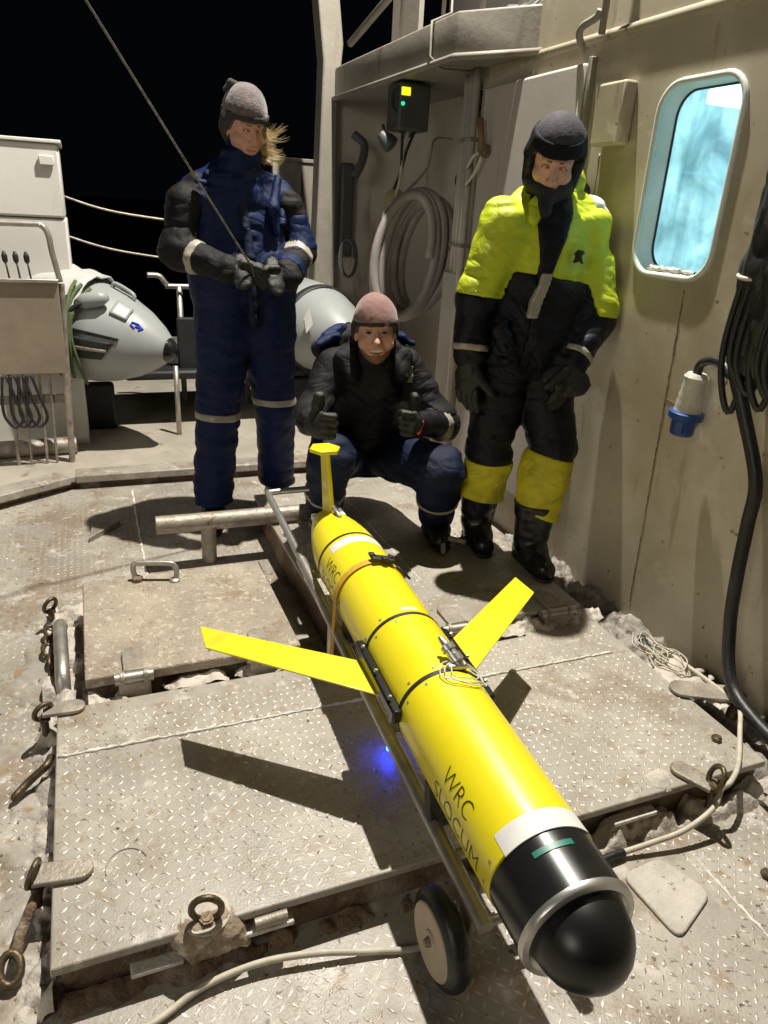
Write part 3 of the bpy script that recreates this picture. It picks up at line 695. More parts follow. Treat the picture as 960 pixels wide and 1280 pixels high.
part('lever', MB().tube([(1.85, 3.45, 1.69), (1.845, 3.49, 1.83)], [.012, .017], 8), mat('brown_lever', (.22, .12, .06), .6), vl, smooth=True)
part('prong', MB().tube(curve_pts([(1.855, 3.45, 1.69), (1.85, 3.53, 1.67), (1.865, 3.62, 1.62)], 5), .008, 8), M_WPL, vl, smooth=True)
part('prong', MB().tube(curve_pts([(1.855, 3.45, 1.68), (1.85, 3.50, 1.60), (1.865, 3.62, 1.54)], 5), .008, 8), M_WPL, vl, smooth=True)
bx = thing('control_box', (1.78, 4.25, 1.82), 'grey electrical box with glowing yellow display and green lamp', 'control box')
cbody = part('housing', MB().box((1.80, 4.28, 1.935), (.185, .19, .235)), M_DARKP, bx, bevel=.012)
part('display', MB().box((1.742, 4.183, 2.005), (.052, .01, .04)), emit('display_light', (.85, .85, .02), 1.1), bx, bevel=.002)
part('status_lamp', MB().lathe((1.728, 4.186, 1.945), (0, -1, 0), [(0, .011), (.008, .009)], 10), emit('status_green', (.02, .8, .35), 1.3), bx)
part('cable_loop', MB().tube(curve_pts([(1.72, 4.2, 2.03), (1.685, 4.22, 2.0), (1.682, 4.22, 1.93), (1.72, 4.22, 1.9)], 5), .007, 6), M_BLKM, bx, smooth=True)
part('bracket', MB().box((1.86, 4.42, 1.95), (.02, .12, .3)), M_WALLG, bx)
for i, (x, dx, dz) in enumerate(((1.76, .0, .26), (1.80, .03, .30), (1.84, .05, .22))):
    o = part('box_cable', MB().tube(curve_pts([(x, 4.25, 1.83), (x - dx, 4.24, 1.72), (x - dx * 1.5, 4.25, 1.83 - dz), (x - .05 - dx, 4.32, 1.80 - dz - .1)], 6), .009, 6), (M_BLKM, M_CREAM, M_BLKM)[i], None, smooth=True)
    tag(o, ('black cable hanging from the left underside of the control box', 'pale cable hanging from the middle of the control box', 'short black cable hanging from the control box\'s right side')[i], 'cable', 'cables under the control box')
ls = thing('inspection_lamp', (1.66, 4.5, 1.75), 'small dark lamp head hanging below the control box', 'lamp')
part('head', MB().lathe((1.66, 4.33, 1.80), (.5, -.3, -.5), [(0, .025), (.05, .045), (.09, .05), (.10, .03)], 14), M_DARKP, ls, smooth=40)
part('arm', MB().tube([(1.70, 4.4, 1.85), (1.69, 4.35, 1.82)], .01, 8), M_DARKP, ls, smooth=True)
def hose_coil(c, a, b, turns, r, label, tilt, seed):
    rr = random.Random(seed); u = Vector((.92, -.38, 0)); w = Vector((.38, .92, 0)); P = []
    N = int(turns * 40)
    for k in range(N):
        t = 2 * math.pi * k / 40; s = 1 - .22 * abs(math.sin(k / 40 * 1.9 + seed)) + .06 * math.sin(k * .011)
        off = (k / 40 - turns / 2) * r * 1.5
        P.append(Vector(c) + u * (math.cos(t) * a * s + math.sin(t) * tilt) + Vector((0, 0, math.sin(t) * b * (1 + .06 * math.sin(k * .02)))) + w * (off * .45) + u * off * .5)
    o = part('coiled_hose', MB().tube(P, r, 9), M_HOSE if r > .02 else M_DARKP, None, smooth=True)
    return tag(o, label, 'hose', 'hoses hung in the recess')
hose_coil((1.90, 4.26, 1.15), .19, .34, 6.7, .029, 'thick grey hose coiled in the recess above the crouching man', .04, 2)
hose_coil((1.74, 5.05, 1.08), .06, .12, 3.3, .008, 'thin cable coil low in the recess beside the pillar', .0, 5)
o = part('tap_lamp', MB().lathe((1.775, 4.36, 1.47), (-.3, -1, -.1), [(0, .03), (.03, .055), (.09, .06), (.10, .045)], 16), mat('tan_lamp', (.42, .33, .19), .5, 0, .2, 20), None, smooth=40)
tag(o, 'tan round bulkhead lamp above the coiled hose', 'lamp')
bd = thing('wall_bracket', (1.62, 5.1, 1.1), 'dark curved bracket on the bulkhead beside the pillar', 'bracket')
part('arm', MB().tube(curve_pts([(1.80, 5.2, 1.86), (1.86, 5.15, 1.80), (1.84, 5.12, 1.70), (1.79, 5.12, 1.60)], 6), .028, 8), M_DARKP, bd, smooth=True)
part('plate', MB().box((1.80, 5.31, 1.38), (.10, .05, .62)), M_DARKP, bd, bevel=.02)
fx = thing('wall_fitting', (2.02, 4.05, 1.9), 'dark cable fitting on the recess wall right of the control box', 'fitting')
part('body', MB().lathe((2.20, 4.15, 2.0), (-1, -.4, 0), [(0, .05), (.12, .045), (.14, .03)], 10), M_DARKP, fx, smooth=40)
part('body', MB().lathe((2.20, 4.1, 1.92), (-1, -.4, 0), [(0, .035), (.10, .03)], 10), M_DARKP, fx, smooth=40)
part('wire', MB().tube(curve_pts([(2.08, 4.1, 1.97), (2.07, 4.1, 1.7), (2.07, 4.1, 1.55), (2.06, 4.12, 1.2)], 6), .006, 6), M_BLKM, fx, smooth=True)
part('wire', MB().tube([Vector((2.07, 4.1, 1.58)) + Vector((math.cos(t) * .03, -.01, math.sin(t) * .04)) for t in np.linspace(0, 6.1, 14)], .005, 6), M_BLKM, fx, smooth=True)
o = part('wall_cable', MB().tube([(1.83, 3.9, 3.0), (1.79, 3.78, 2.3), (1.675, 3.75, 2.245), (1.67, 3.74, 2.10), (1.72, 3.70, 2.045), (1.86, 3.66, 2.045)], .007, 6), M_WALLG, None, smooth=True)
tag(o, 'thin cable running down over the overhanging deck edge', 'cable')
o = part('drop_cable', MB().tube(curve_pts([(2.20, 4.5, 1.82), (2.08, 4.5, 1.81), (2.02, 4.45, 1.65), (1.82, 4.3, 1.5), (1.70, 4.3, 1.40), (1.69, 4.32, 1.15)], 6), .008, 6), M_CREAM, None, smooth=True)
tag(o, 'pale cable drooping across the recess behind the hose', 'cable')

# the black cable bundle at the right edge
bl = thing('cable_bundle', (1.85, 1.6, .95), 'black bundle of sheathed cables hanging on the wall at the right edge', 'cable bundle')
sdf_part('sheath', [('c', (1.86, 1.60, 1.9), (1.855, 1.62, 1.30), .075, .085), ('c', (1.855, 1.62, 1.30), (1.85, 1.64, 1.06), .085, .055), ('c', (1.85, 1.52, 1.9), (1.85, 1.57, 1.05), .07, .07)], .008, M_RUB, bl, folds=((.03, (22, 22, 7), 5), (.014, (60, 60, 20), 6)))
for i in range(7):
    rr = random.Random(40 + i); y = 1.50 + .026 * i; dz = rr.uniform(.02, .16)
    part('cable', MB().tube(curve_pts([(1.82, y - .03, 1.8), (1.79, y, 1.35), (1.785, y + .02, 1.10), (1.80, y + .01, 1.05 - dz * .6), (1.82, y - .03, 1.03 - dz), (1.84, y - .04, 1.07)], 6), .010, 8), M_RUB, bl, smooth=True)
part('tie', MB().tube([Vector((1.80, 1.64, 1.285)) + Vector((math.sin(t) * .03, math.cos(t) * .05, math.sin(t) * .01)) for t in np.linspace(0, 2 * math.pi, 16)[:-1]], .007, 6, closed=True), M_WPL, bl, smooth=True)
mc = part('power_cable', MB().tube(curve_pts([(1.83, 1.66, 1.12), (1.83, 1.66, 1.02), (1.84, 1.60, .90), (1.85, 1.50, .705), (1.855, 1.49, .56), (1.85, 1.475, .40), (1.85, 1.452, .223), (1.83, 1.38, .06), (1.80, 1.24, .012), (1.80, 1.0, -.02), (1.82, .6, -.08)], 10), .021, 12), M_RUB, None, smooth=True)
tag(mc, 'thick black cable looping from the hanging bundle down to the deck', 'cable')
pg = thing('power_plug', (1.85, 1.82, .75), 'white and blue industrial plug dangling on its cable', 'plug')
A = Vector((1.85, 1.818, .962)); B = Vector((1.85, 1.832, .76)); ax = (B - A)
part('cable_tail', MB().tube(curve_pts([A + Vector((0, .002, -.03)), A + Vector((0, -.005, .03)), (1.85, 1.765, 1.015), (1.84, 1.71, 1.01), (1.835, 1.67, .985)], 6), .015, 10), M_RUB, pg, smooth=True)
part('body', MB().lathe(A, ax, [(0, .030), (.012, .040), (.03, .036), (.05, .040), (.06, .037), (.075, .042), (.085, .039), (.10, .044), (.112, .041), (.13, .046), (.14, .046)], 20), M_WPL, pg, smooth=40)
part('collar', MB().lathe(A + ax.normalized() * .128, ax, [(0, .05), (.004, .058), (.024, .058), (.03, .050)], 20), M_BLUEP, pg, smooth=40)
part('socket', MB().lathe(A + ax.normalized() * .155, ax, [(0, .042), (.05, .040), (.056, .036), (.045, .034)], 20), M_BLUEP, pg, smooth=40)
part('keyway', MB().box(A + ax.normalized() * .18 + Vector((-.02, -.034, 0)), (.02, .02, .045)), M_BLUEP, pg, bevel=.004)
# ================================================================== THE GLIDER AND ITS CART
GA, GB = Vector((.693, .9, .293)), Vector((.746, 2.2, .327))
GT = (GB - GA).normalized()
GU = (Vector((0, 0, 1)) - GT * GT.z).normalized()
GR = GT.cross(GU)                       # to starboard (+x)
GRAD = .111
def G(y): return GA + GT * ((y - .9) / GT.y)
def hullp(y, th, r=GRAD): return G(y) + (GU * math.cos(th) - GR * math.sin(th)) * r   # th: from the top towards -x
gl = thing('underwater_glider', (.70, 1.4, -.11), 'yellow torpedo-shaped underwater glider with black nose lying on a cart', 'glider')
def gl_lathe(name, y0, prof, material, n=56, parent=gl):
    return part(name, MB().lathe(G(y0), GT, [(d / GT.y, r) for d, r in prof], n), material, parent, smooth=35)
gl_lathe('hull', .782, [(0, GRAD - .002), (.002, GRAD), (1.22, GRAD), (1.26, .109), (1.32, .104), (1.38, .095), (1.44, .083), (1.50, .068), (1.54, .055), (1.548, .05)], M_YEL)
nc = gl_lathe('nose_section', .668, [(0, .107), (.112, .1085), (.1135, .107)], M_BLK)
gl_lathe('nose_dome', .562, [(0, .004), (.002, .018), (.007, .034), (.017, .051), (.033, .067), (.052, .079), (.074, .086), (.095, .089), (.12, .090)], M_DOME)
cr = gl_lathe('nose_collar', .660, [(0, .092), (-.004, .098), (-.002, .109), (.003, .1115), (.010, .1115), (.012, .1075)], M_ALU)
def band(y, r, w, name, material, th0=None, th1=None, parent=gl, n=40, ysh=0.0):
    """flat strip lying on the hull, full ring or an arc"""
    full = th0 is None
    a0, a1 = (0, 2 * math.pi) if full else (th0, th1)
    vs = []; fs = []
    for k in range(n + 1):
        th = a0 + (a1 - a0) * k / n; s = ysh * math.sin(th)
        for yy, rr in ((y - w / 2, r - .003), (y - w / 2, r), (y + w / 2, r), (y + w / 2, r - .003)): vs.append(hullp(yy + s, th, rr))
    for k in range(n):
        for q in range(3): fs.append((k * 4 + q, k * 4 + q + 1, k * 4 + 5 + q, k * 4 + 4 + q))
    return mesh_obj(name, vs, fs, material, parent, smooth=40)
for y, w in ((1.255, .012), (1.51, .011), (2.005, .010)): band(y, GRAD + .0016, w, 'hull_ring', M_BLKM)
band(.802, GRAD + .0008, .046, 'white_label', M_LBL, R_(-48), R_(52))
band(.748, .1098, .012, 'teal_reflection', M_TEAL, R_(-12), R_(30))  # window reflection on the black nose, put in as a coloured strip
band(1.965, GRAD + .0008, .042, 'white_label', M_LBL, R_(-75), R_(48))
band(1.535, GRAD + .0006, .012, 'white_label', M_LBL, R_(-20), R_(4))
# lettering wrapped on the hull
def hull_text(txt, y0, th_base, size, xs=1.0):
    cu = bpy.data.curves.new('lettering', 'FONT'); cu.body = txt; cu.size = size; cu.resolution_u = 3; cu.offset = -.0011
    o = bpy.data.objects.new('lettering_tmp', cu); COL.objects.link(o)
    me = bpy.data.meshes.new_from_object(o.evaluated_get(bpy.context.evaluated_depsgraph_get()))
    bpy.data.objects.remove(o)
    bm = bmesh.new(); bm.from_mesh(me)
    bmesh.ops.triangulate(bm, faces=bm.faces)
    for _ in range(3):
        e = [e for e in bm.edges if e.calc_length() > .011]
        if e: bmesh.ops.subdivide_edges(bm, edges=e, cuts=1); bmesh.ops.triangulate(bm, faces=bm.faces)
    vs = [hullp(y0 - v.co.x * xs, th_base - v.co.y / GRAD, GRAD + .0009) for v in bm.verts]
    bm.verts.index_update(); fs = [tuple(v.index for v in f.verts) for f in bm.faces]; bm.free()
    mesh_obj('lettering', vs, fs, M_LET, gl, recalc=False)
for y0 in (1.015, 1.945):
    hull_text('WRC', y0, R_(73), .056, .92)
    hull_text('SLOCUM', y0 + .02, R_(101), .056, .95)
# wings: swept thin plates
for s in (-1, 1):
    if s < 0: P = [(.598, 1.335), (.214, 1.677), (.216, 1.787), (.598, 1.492)]
    else: P = [(.818, 1.335), (1.248, 1.695), (1.245, 1.805), (.818, 1.485)]
    part('wing', MB().prism([(x, y, .297) for x, y in P], (0, 0, 1), .005), M_YEL, gl, bevel=.0015)
    th = R_(84) * (-s)
    a, b = hullp(1.235, th, GRAD + .011), hullp(1.535, th, GRAD + .011)
    wr_ = part('wing_rail', MB().box((a + b) / 2, (.024, .305, .034), Matrix((GR, GT, GU)).transposed()), M_BLK, gl, bevel=.006)
    for yy in (1.28, 1.385, 1.49):
        part('screw', MB().lathe(hullp(yy, th * .86, GRAD + .018), hullp(yy, th * .86, 1) - G(yy), [(0, .005), (.0065, .0045)], 8), M_STEEL, wr_)
# tail fin with its top plate
fb = G(2.29)
part('tail_fin', MB().prism([fb + GR * .007 + Vector((0, -.05, .05)), fb + GR * .007 + Vector((0, .055, .04)), fb + GR * .007 + Vector((-.016, .05, .285)), fb + GR * .007 + Vector((-.016, -.02, .285))], (-1, 0, 0), .016), M_YEL, gl, bevel=.005)
part('fin_label', MB().box(fb + Vector((-.0165, .004, .20)), (.002, .03, .10)), M_LBL, gl)
tp = fb + Vector((-.018, .015, .284))
part('antenna_plate', MB().prism([tp + Vector((x, y, 0)) for x, y in ((-.056, 0), (-.030, -.046), (.030, -.046), (.056, 0), (.030, .05), (-.030, .05))], (0, 0, 1), .014), M_YEL, gl, bevel=.003)
part('fin_foot', MB().tube([hullp(2.16, 0, .097), hullp(2.245, 0, .098)], .007, 8), M_STEEL, gl, smooth=True)
part('tail_bolt', MB().lathe(hullp(2.2, 0, .085), GU, [(0, .010), (.014, .009)], 6), M_BLKM, gl)
for th in (55, -55): part('tail_lug', MB().box(hullp(2.30, R_(th), .062), (.022, .03, .022)), M_LBL, gl, bevel=.004)
# top sensor stub with its lanyard
sb_ = hullp(1.262, R_(-16), GRAD)
sn = part('sensor_stub', MB().lathe(sb_ + Vector((.01, -.005, .008)), Vector((-.28, .72, .42)), [(0, .008), (.012, .012), (.014, .017), (.032, .017), (.034, .013), (.045, .013), (.047, .018), (.06, .018), (.064, .010), (.082, .007), (.088, .003)], 16), M_ALU, gl, smooth=40)
part('sensor_clamp', MB().box(sb_ + GU * .006, (.05, .02, .016), Matrix((GR, GT, GU)).transposed()), M_STEEL, gl, bevel=.004)
for sd, rx in ((1, .05), (2, .036), (3, .06)):
    rr = random.Random(sd); pts = []
    for k in range(22):
        t = 2 * math.pi * k / 22
        yy = 1.235 + math.sin(t) * rx * .75 + rr.uniform(-.004, .004); th = R_(-20) - math.cos(t) * rx / GRAD + rr.uniform(-.02, .02)
        pts.append(hullp(yy, th, GRAD + .006 + .006 * abs(math.sin(2 * t + sd))))
    part('lanyard', MB().tube(pts, .0016, 5, closed=True), M_LBL, gl, smooth=True)
# screws round the hull joints
for yy, ths in ((.80, (-70, 70, 95)), (1.236, (30, 62, -48)), (1.275, (12, 48, 85)), (1.49, (20, 55)), (1.53, (38, 72, -40)), (1.985, (25, 80))):
    for t_ in ths: part('screw', MB().lathe(hullp(yy, R_(t_), GRAD - .001), hullp(yy, R_(t_), 1) - G(yy), [(0, .0042), (.0016, .0042), (.002, .003)], 8), M_OLDST, gl)

# ratchet strap round hull and cart
st = thing('tie_strap', (.70, 1.8, 0), 'orange webbing strap with dark buckle around the glider\'s rear', 'strap')
def strap_pts(w):
    P = []
    for k in range(15):
        th = R_(-78 + 168 * k / 14); P.append((hullp(1.80 - .022 * (k / 14 - .5) + w, th, GRAD + .004)))
    q = P[-1]
    P += [Vector((q.x - .004, q.y - .005, q.z - .06)), Vector((.603, q.y - .012, .13)), Vector((.612, q.y - .01, .07)), Vector((.635, q.y - .01, .05))]
    return P
a, b = strap_pts(-.0125), strap_pts(.0125)
vs = a + b + [p + Vector((-.0025, 0, .0015)) for p in a] + [p + Vector((-.0025, 0, .0015)) for p in b]; n1 = len(a); fs = []
for k in range(n1 - 1):
    fs += [(k, k + 1, n1 + k + 1, n1 + k), (2 * n1 + k, 2 * n1 + k + 1, 3 * n1 + k + 1, 3 * n1 + k), (k, k + 1, 2 * n1 + k + 1, 2 * n1 + k), (n1 + k, n1 + k + 1, 3 * n1 + k + 1, 3 * n1 + k)]
mesh_obj('webbing', vs, fs, M_STRAP, st, smooth=60)
Rh = Matrix((GR, GT, GU)).transposed()
bk = part('buckle', MB().box(hullp(1.80, R_(-14), GRAD + .012), (.075, .034, .012), Rh @ Matrix.Rotation(R_(14), 3, 'Y')), M_BLKM, st, bevel=.003)
for dx, dy in ((-.028, .012), (.0, -.014), (.026, .010)):
    part('buckle_lever', MB().box(hullp(1.80 + dy, R_(-14) - dx / GRAD, GRAD + .021), (.018, .022, .010), Rh @ Matrix.Rotation(R_(14 + dx * 300), 3, 'Y')), M_BLKM, bk, bevel=.003)
part('loose_end', MB().tube([hullp(1.79, R_(-38), GRAD + .008), hullp(1.785, R_(-55), GRAD + .010), hullp(1.78, R_(-66), GRAD + .016)], .004, 6), M_BLKM, st, smooth=True)

ct = thing('wheeled_cart', (.72, 1.5, -.11), 'two-wheeled tubular steel cart carrying the yellow glider', 'cart')
def rz(y): return .10 + (y - .835) * .1137
for x in (.622, .862):
    part('side_rail', MB().tube([(x, .835, rz(.835)), (x, 2.2, rz(2.2))], .0185, 12), M_STEEL, ct, smooth=40)
part('handle', MB().tube(curve_pts([(.622, 2.16, rz(2.16) + .002), (.622, 2.45, rz(2.45) + .002), (.622, 2.69, rz(2.69)), (.64, 2.715, rz(2.7)), (.74, 2.72, rz(2.7)), (.845, 2.715, rz(2.7)), (.862, 2.69, rz(2.69)), (.862, 2.45, rz(2.45)), (.862, 2.16, rz(2.16))], 6), .0135, 10), M_ALU, ct, smooth=True)
for y in (1.0, 1.38, 1.80, 2.10):
    part('cross_bar', MB().tube([(.622, y, rz(y)), (.862, y, rz(y))], .013, 10), M_STEEL, ct, smooth=40)
for y in (1.08, 1.74):
    zc = G(y).z; xc = G(y).x; z0 = rz(y) - .01
    part('cradle', MB().prism([(xc - .09, y, z0), (xc + .09, y, z0), (xc + .10, y, zc - .05), (xc + .085, y, zc - .072), (xc + .05, y, zc - .101), (xc, y, zc - .1125), (xc - .05, y, zc - .101), (xc - .085, y, zc - .072), (xc - .10, y, zc - .05)], (0, 1, 0), .03), M_RUB, ct, bevel=.004)
for x in (.622, .862): part('leg', MB().tube([(x, 1.85, rz(1.85)), (x, 1.85, .002)], .012, 10), M_STEEL, ct, smooth=40)
part('axle', MB().tube([(.56, .915, -.004), (.924, .915, -.004)], .011, 10), M_STEEL, ct, smooth=40)
for x in (.622, .862): part('axle_bracket', MB().box((x, .905, .045), (.012, .05, .12)), M_STEEL, ct, bevel=.003)
for x in (.573, .911):
    w = bpy.data.objects.new('wheel', None); COL.objects.link(w); setw(w, (x, .915, -.004), ct)
    part('tyre', MB().lathe((x - .026, .915, -.004), (1, 0, 0), [(0, .070), (.002, .086), (.008, .098), (.016, .1035), (.026, .105), (.036, .1035), (.044, .098), (.05, .086), (.052, .070)], 36, caps=False), M_RUB, w, smooth=50)
    part('rim', MB().lathe((x - .0285, .915, -.004), (1, 0, 0), [(0, .0), (0, .022), (.004, .024), (.002, .070), (0, .076), (.003, .079), (.054, .079), (.057, .076), (.055, .070), (.053, .024), (.057, .0)], 36), mat('tan_wheel_disc', (.50, .41, .30), .55, 0, .12, 14, .1, 60), w, smooth=40)
    part('hub_nut', MB().lathe((x - .04, .915, -.004), (1, 0, 0), [(0, .008), (.012, .012), (.08, .012)], 8), M_OLDST, w)

bl_ = part('added_blue_glow', MB().lathe((.668, 1.45, .040), (0, 0, -1), [(0, .010), (.012, .009), (.015, .004)], 12), emit('added_blue_glow_emit', (.01, .04, 1.0), 60.0), ct)  # added blue emitter that casts the blue spot on the hatch
part('glow_bracket', MB().box((.668, 1.45, .10), (.008, .016, .12)), M_STEEL, ct)  # holder for the added blue emitter

# ================================================================== LOOSE THINGS ON DECK
def pipe_thing(name, pts, r, m, label, cat, n=9, group=None, sub=8):
    o = part(name, MB().tube(curve_pts(pts, sub), r, n), m, None, smooth=True)
    return tag(o, label, cat, group)
tr_ = thing('tube_rail', (.56, 3.0, ZD), 'low steel tube rail on two legs before the standing person in blue', 'rail')
part('tube', MB().tube([(.198, 3.0, .09), (.95, 3.0, .084)], .040, 18), M_OLDST, tr_, smooth=40)
for x in (.42, .84): part('leg', MB().tube([(x, 3.0, .075), (x, 3.0, ZD - .005)], .033, 14), M_OLDST, tr_, smooth=40)
o = part('steel_wedge', MB().prism([(-.082, 3.33, ZD), (-.064, 3.50, ZD), (.065, 3.50, ZD)], (0, 0, 1), .028), M_OLDST, None, bevel=.004)
tag(o, 'small triangular steel wedge lying on the bare deck at left', 'wedge')
def round_poly(P, r, n=4):
    out = []
    for i in range(len(P)):
        a, b, c = Vector(P[i - 1]), Vector(P[i]), Vector(P[(i + 1) % len(P)])
        p, q = b + (a - b).normalized() * r, b + (c - b).normalized() * r
        out += [tuple((1 - t) ** 2 * p + 2 * t * (1 - t) * b + t * t * q) for t in [k / n for k in range(n + 1)]]
    return out
cp = round_poly([(1.115, .985), (1.249, .997), (1.297, .866), (1.13, .793)], .034)
o = part('cover_plate', MB().prism([(x, y, ZD) for x, y in cp], (0, 0, 1), .010), mat('frosted_cover_plate', (.52, .48, .42), .6, 0, .2, 12, .4, 100, stains=(((.2, .16, .12), 40.0, .62, .05),)), None, bevel=.008, seg=3)
tag(o, 'pale rounded cover plate flat on the deck right of the nose', 'plate')
pipe_thing('rope', [(-.30, .86, -.104), (-.1, .97, -.104), (.006, 1.003, -.098), (.10, 1.035, -.09), (.22, 1.04, -.082), (.34, 1.022, -.085), (.46, .995, -.098), (.57, .974, -.104), (.75, .99, -.104), (.95, 1.02, -.104), (1.06, 1.03, -.10)], .0075, M_CREAM, 'cream rope curving across the bottom of the picture to the wheel', 'rope')
pipe_thing('cable_end', [(1.03, 1.02, -.098), (1.10, 1.03, -.092), (1.16, 1.033, -.094)], .011, M_RUB, 'black cable end joined to the cream cord right of the nose', 'cable')
pipe_thing('rope', [(1.15, 1.034, -.094), (1.24, 1.025, -.08), (1.34, 1.018, -.062), (1.44, 1.03, -.03), (1.485, 1.055, .0), (1.52, 1.06, .012), (1.60, 1.11, .010), (1.72, 1.22, .010), (1.80, 1.30, .012), (1.815, 1.36, .012), (1.81, 1.50, .014), (1.79, 1.66, .016), (1.775, 1.74, .016)], .0075, M_CREAM, 'cream rope from the nose past the right ring along the wall', 'rope')
tg = thing('cord_tangle', (1.76, 1.62, 0), 'tangle of thin cream string near the screwdriver at the wall', 'string')
for i in range(7):
    rr = random.Random(60 + i); t0 = rr.uniform(0, 6); cx, cy = 1.765 + rr.uniform(-.03, .03), 1.61 + rr.uniform(-.07, .07)
    pts = [(cx + math.cos(t0 + k * .9) * rr.uniform(.02, .055), cy + math.sin(t0 + k * .9) * rr.uniform(.03, .10), .010 + rr.uniform(0, .028)) for k in range(9)]
    part('strand', MB().tube(curve_pts(pts, 6), .0024, 5), M_CREAM, tg, smooth=True)
sd = thing('screwdriver', (1.75, 1.65, 0), 'dark-handled screwdriver lying beside the tangled cream string', 'screwdriver')
a, b = Vector((1.772, 1.735, .018)), Vector((1.735, 1.655, .014)); c = Vector((1.700, 1.578, .008))
part('handle', MB().lathe(a, b - a, [(0, .008), (.006, .015), (.03, .017), (.07, .015), (.083, .010), (.088, .008)], 12), mat('green_black_grip', (.03, .04, .032), .4), sd, smooth=40)
part('shaft', MB().tube([b, c], .0038, 8), M_STEEL, sd, smooth=40)
tl_ = thing('bent_tool', (1.40, 2.45, SZ), 'bent steel crank with dark end at the crouching man\'s boot', 'crank')
part('shank', MB().tube(curve_pts([(1.325, 2.47, SZ + .012), (1.335, 2.50, SZ + .05), (1.36, 2.505, SZ + .062), (1.43, 2.475, SZ + .05)], 5), .013, 10), M_STEEL, tl_, smooth=True)
part('grip', MB().tube([(1.43, 2.56, SZ + .018), (1.50, 2.56, SZ + .022), (1.56, 2.60, SZ + .022)], .016, 10), M_RUB, tl_, smooth=True)
part('wire_end', MB().tube(curve_pts([(1.43, 2.56, SZ + .02), (1.41, 2.60, SZ + .03), (1.39, 2.68, SZ + .012), (1.36, 2.76, SZ + .01)], 5), .005, 6), M_CREAM, tl_, smooth=True)
for i, (x, y, z, s) in enumerate(((1.478, .864, ZD, .016), (1.626, 1.217, 0, .015))):
    o = part('loose_nut', MB().lathe((x, y, z), (0, 0, 1), [(0, s), (s * .8, s), (s, s * .7), (s, s * .4)], 6), M_BRASS, None)
    tag(o, ('dark loose nut on the deck at the right picture edge', 'dark loose nut lying on the large hatch before the tongue plate')[i], 'nut', 'loose nuts')

# the hoisting line from above into the gloved hands
ln = part('hoist_line', MB().tube([(-.55, 2.62, 2.95), (.102, 2.93, 1.957), (.40, 3.06, 1.53), (.668, 3.165, 1.148), (.675, 3.17, 1.11)], .0042, 7), mat('wet_steel_rope', (.20, .19, .17), .3, .6, .7, 55.0, .3, 200), None, smooth=True)
tag(ln, 'thin wet line slanting down from above into gloved hands', 'rope')

# ================================================================== BEHIND: LOCKER, RACK, BOAT, WIRES
lk = thing('deck_locker', (-.7, 4.9, ZR), 'tall white painted steel locker at the left edge', 'locker')
part('upper_case', MB().box((-.70, 4.88, 1.445), (1.30, .5, .365)), M_WHITE, lk, bevel=.012)
part('lower_case', MB().box((-.70, 4.90, .60), (1.31, .52, 1.315)), M_WHITE, lk, bevel=.012)
part('hinge', MB().box((-.115, 4.615, 1.545), (.075, .02, .05)), M_WHITE, lk, bevel=.006)
part('top_lip', MB().box((-.70, 4.88, 1.638), (1.33, .53, .018)), M_WHITE, lk, bevel=.004)
rk = thing('tool_rack', (-.4, 4.3, ZR), 'steel tube rack with brown plate and four dark forks at left', 'rack')
part('hoop', MB().tube(curve_pts([(-.105, 4.3, .96), (-.128, 4.3, 1.10), (-.138, 4.3, 1.19), (-.165, 4.3, 1.233), (-.22, 4.3, 1.238), (-.55, 4.3, 1.236), (-.9, 4.3, 1.236)], 8), .0145, 10), M_STEEL, rk, smooth=True)
pl_ = part('plate', MB().box((-.50, 4.27, .725), (.765, .012, .475)), mat('brown_steel_plate', (.30, .25, .185), .5, .2, .14, 6, .1, 60), rk, bevel=.003)
part('plate_edge', MB().box((-.50, 4.262, .968), (.775, .035, .018)), M_STEEL, rk, bevel=.003)
for i, x in enumerate((-.245, -.295, -.345, -.395)):
    f = part('fork', MB().tube([(x + .004, 4.285, .97), (x - .004, 4.285, 1.055)], .0045, 6), M_BLKM, rk, smooth=True)
    part('fork_head', MB().lathe((x - .004, 4.285, 1.045), (-.05, 0, 1), [(0, .004), (.015, .013), (.04, .014), (.062, .006)], 8, .6), M_BLKM, f, smooth=True)
for x, w in ((-.135, .03), (-.215, .014), (-.265, .014), (-.345, .014), (-.41, .02)):
    part('bar', MB().tube([(x + .002, 4.30, .49), (x - .012, 4.30, ZR)], w / 2, 8), M_OLDST, rk, smooth=40)
part('post', MB().tube([(-.103, 4.33, .95), (-.148, 4.33, ZR)], .017, 10), M_OLDST, rk, smooth=40)
part('cross_rail', MB().box((-.5, 4.33, .335), (.76, .02, .05)), M_OLDST, rk, bevel=.003)
for i in range(4):
    rr = random.Random(i + 3); x = -.30 - .04 * i
    part('cord_loop', MB().tube(curve_pts([(x, 4.27, .48), (x + .03, 4.26, .36), (x + .055, 4.26, .25), (x + .01, 4.26, .20), (x - .035, 4.26, .27), (x - .03, 4.26, .40), (x - .02, 4.27, .48)], 6), .008, 6), M_BLKM, rk, smooth=True)
o = part('floor_pipe', MB().tube([(-1.0, 4.42, .02), (-.12, 4.47, .02)], .05, 12), M_OLDST, None, smooth=40)
tag(o, 'thick low pipe lying on the deck behind the rack\'s legs', 'pipe')

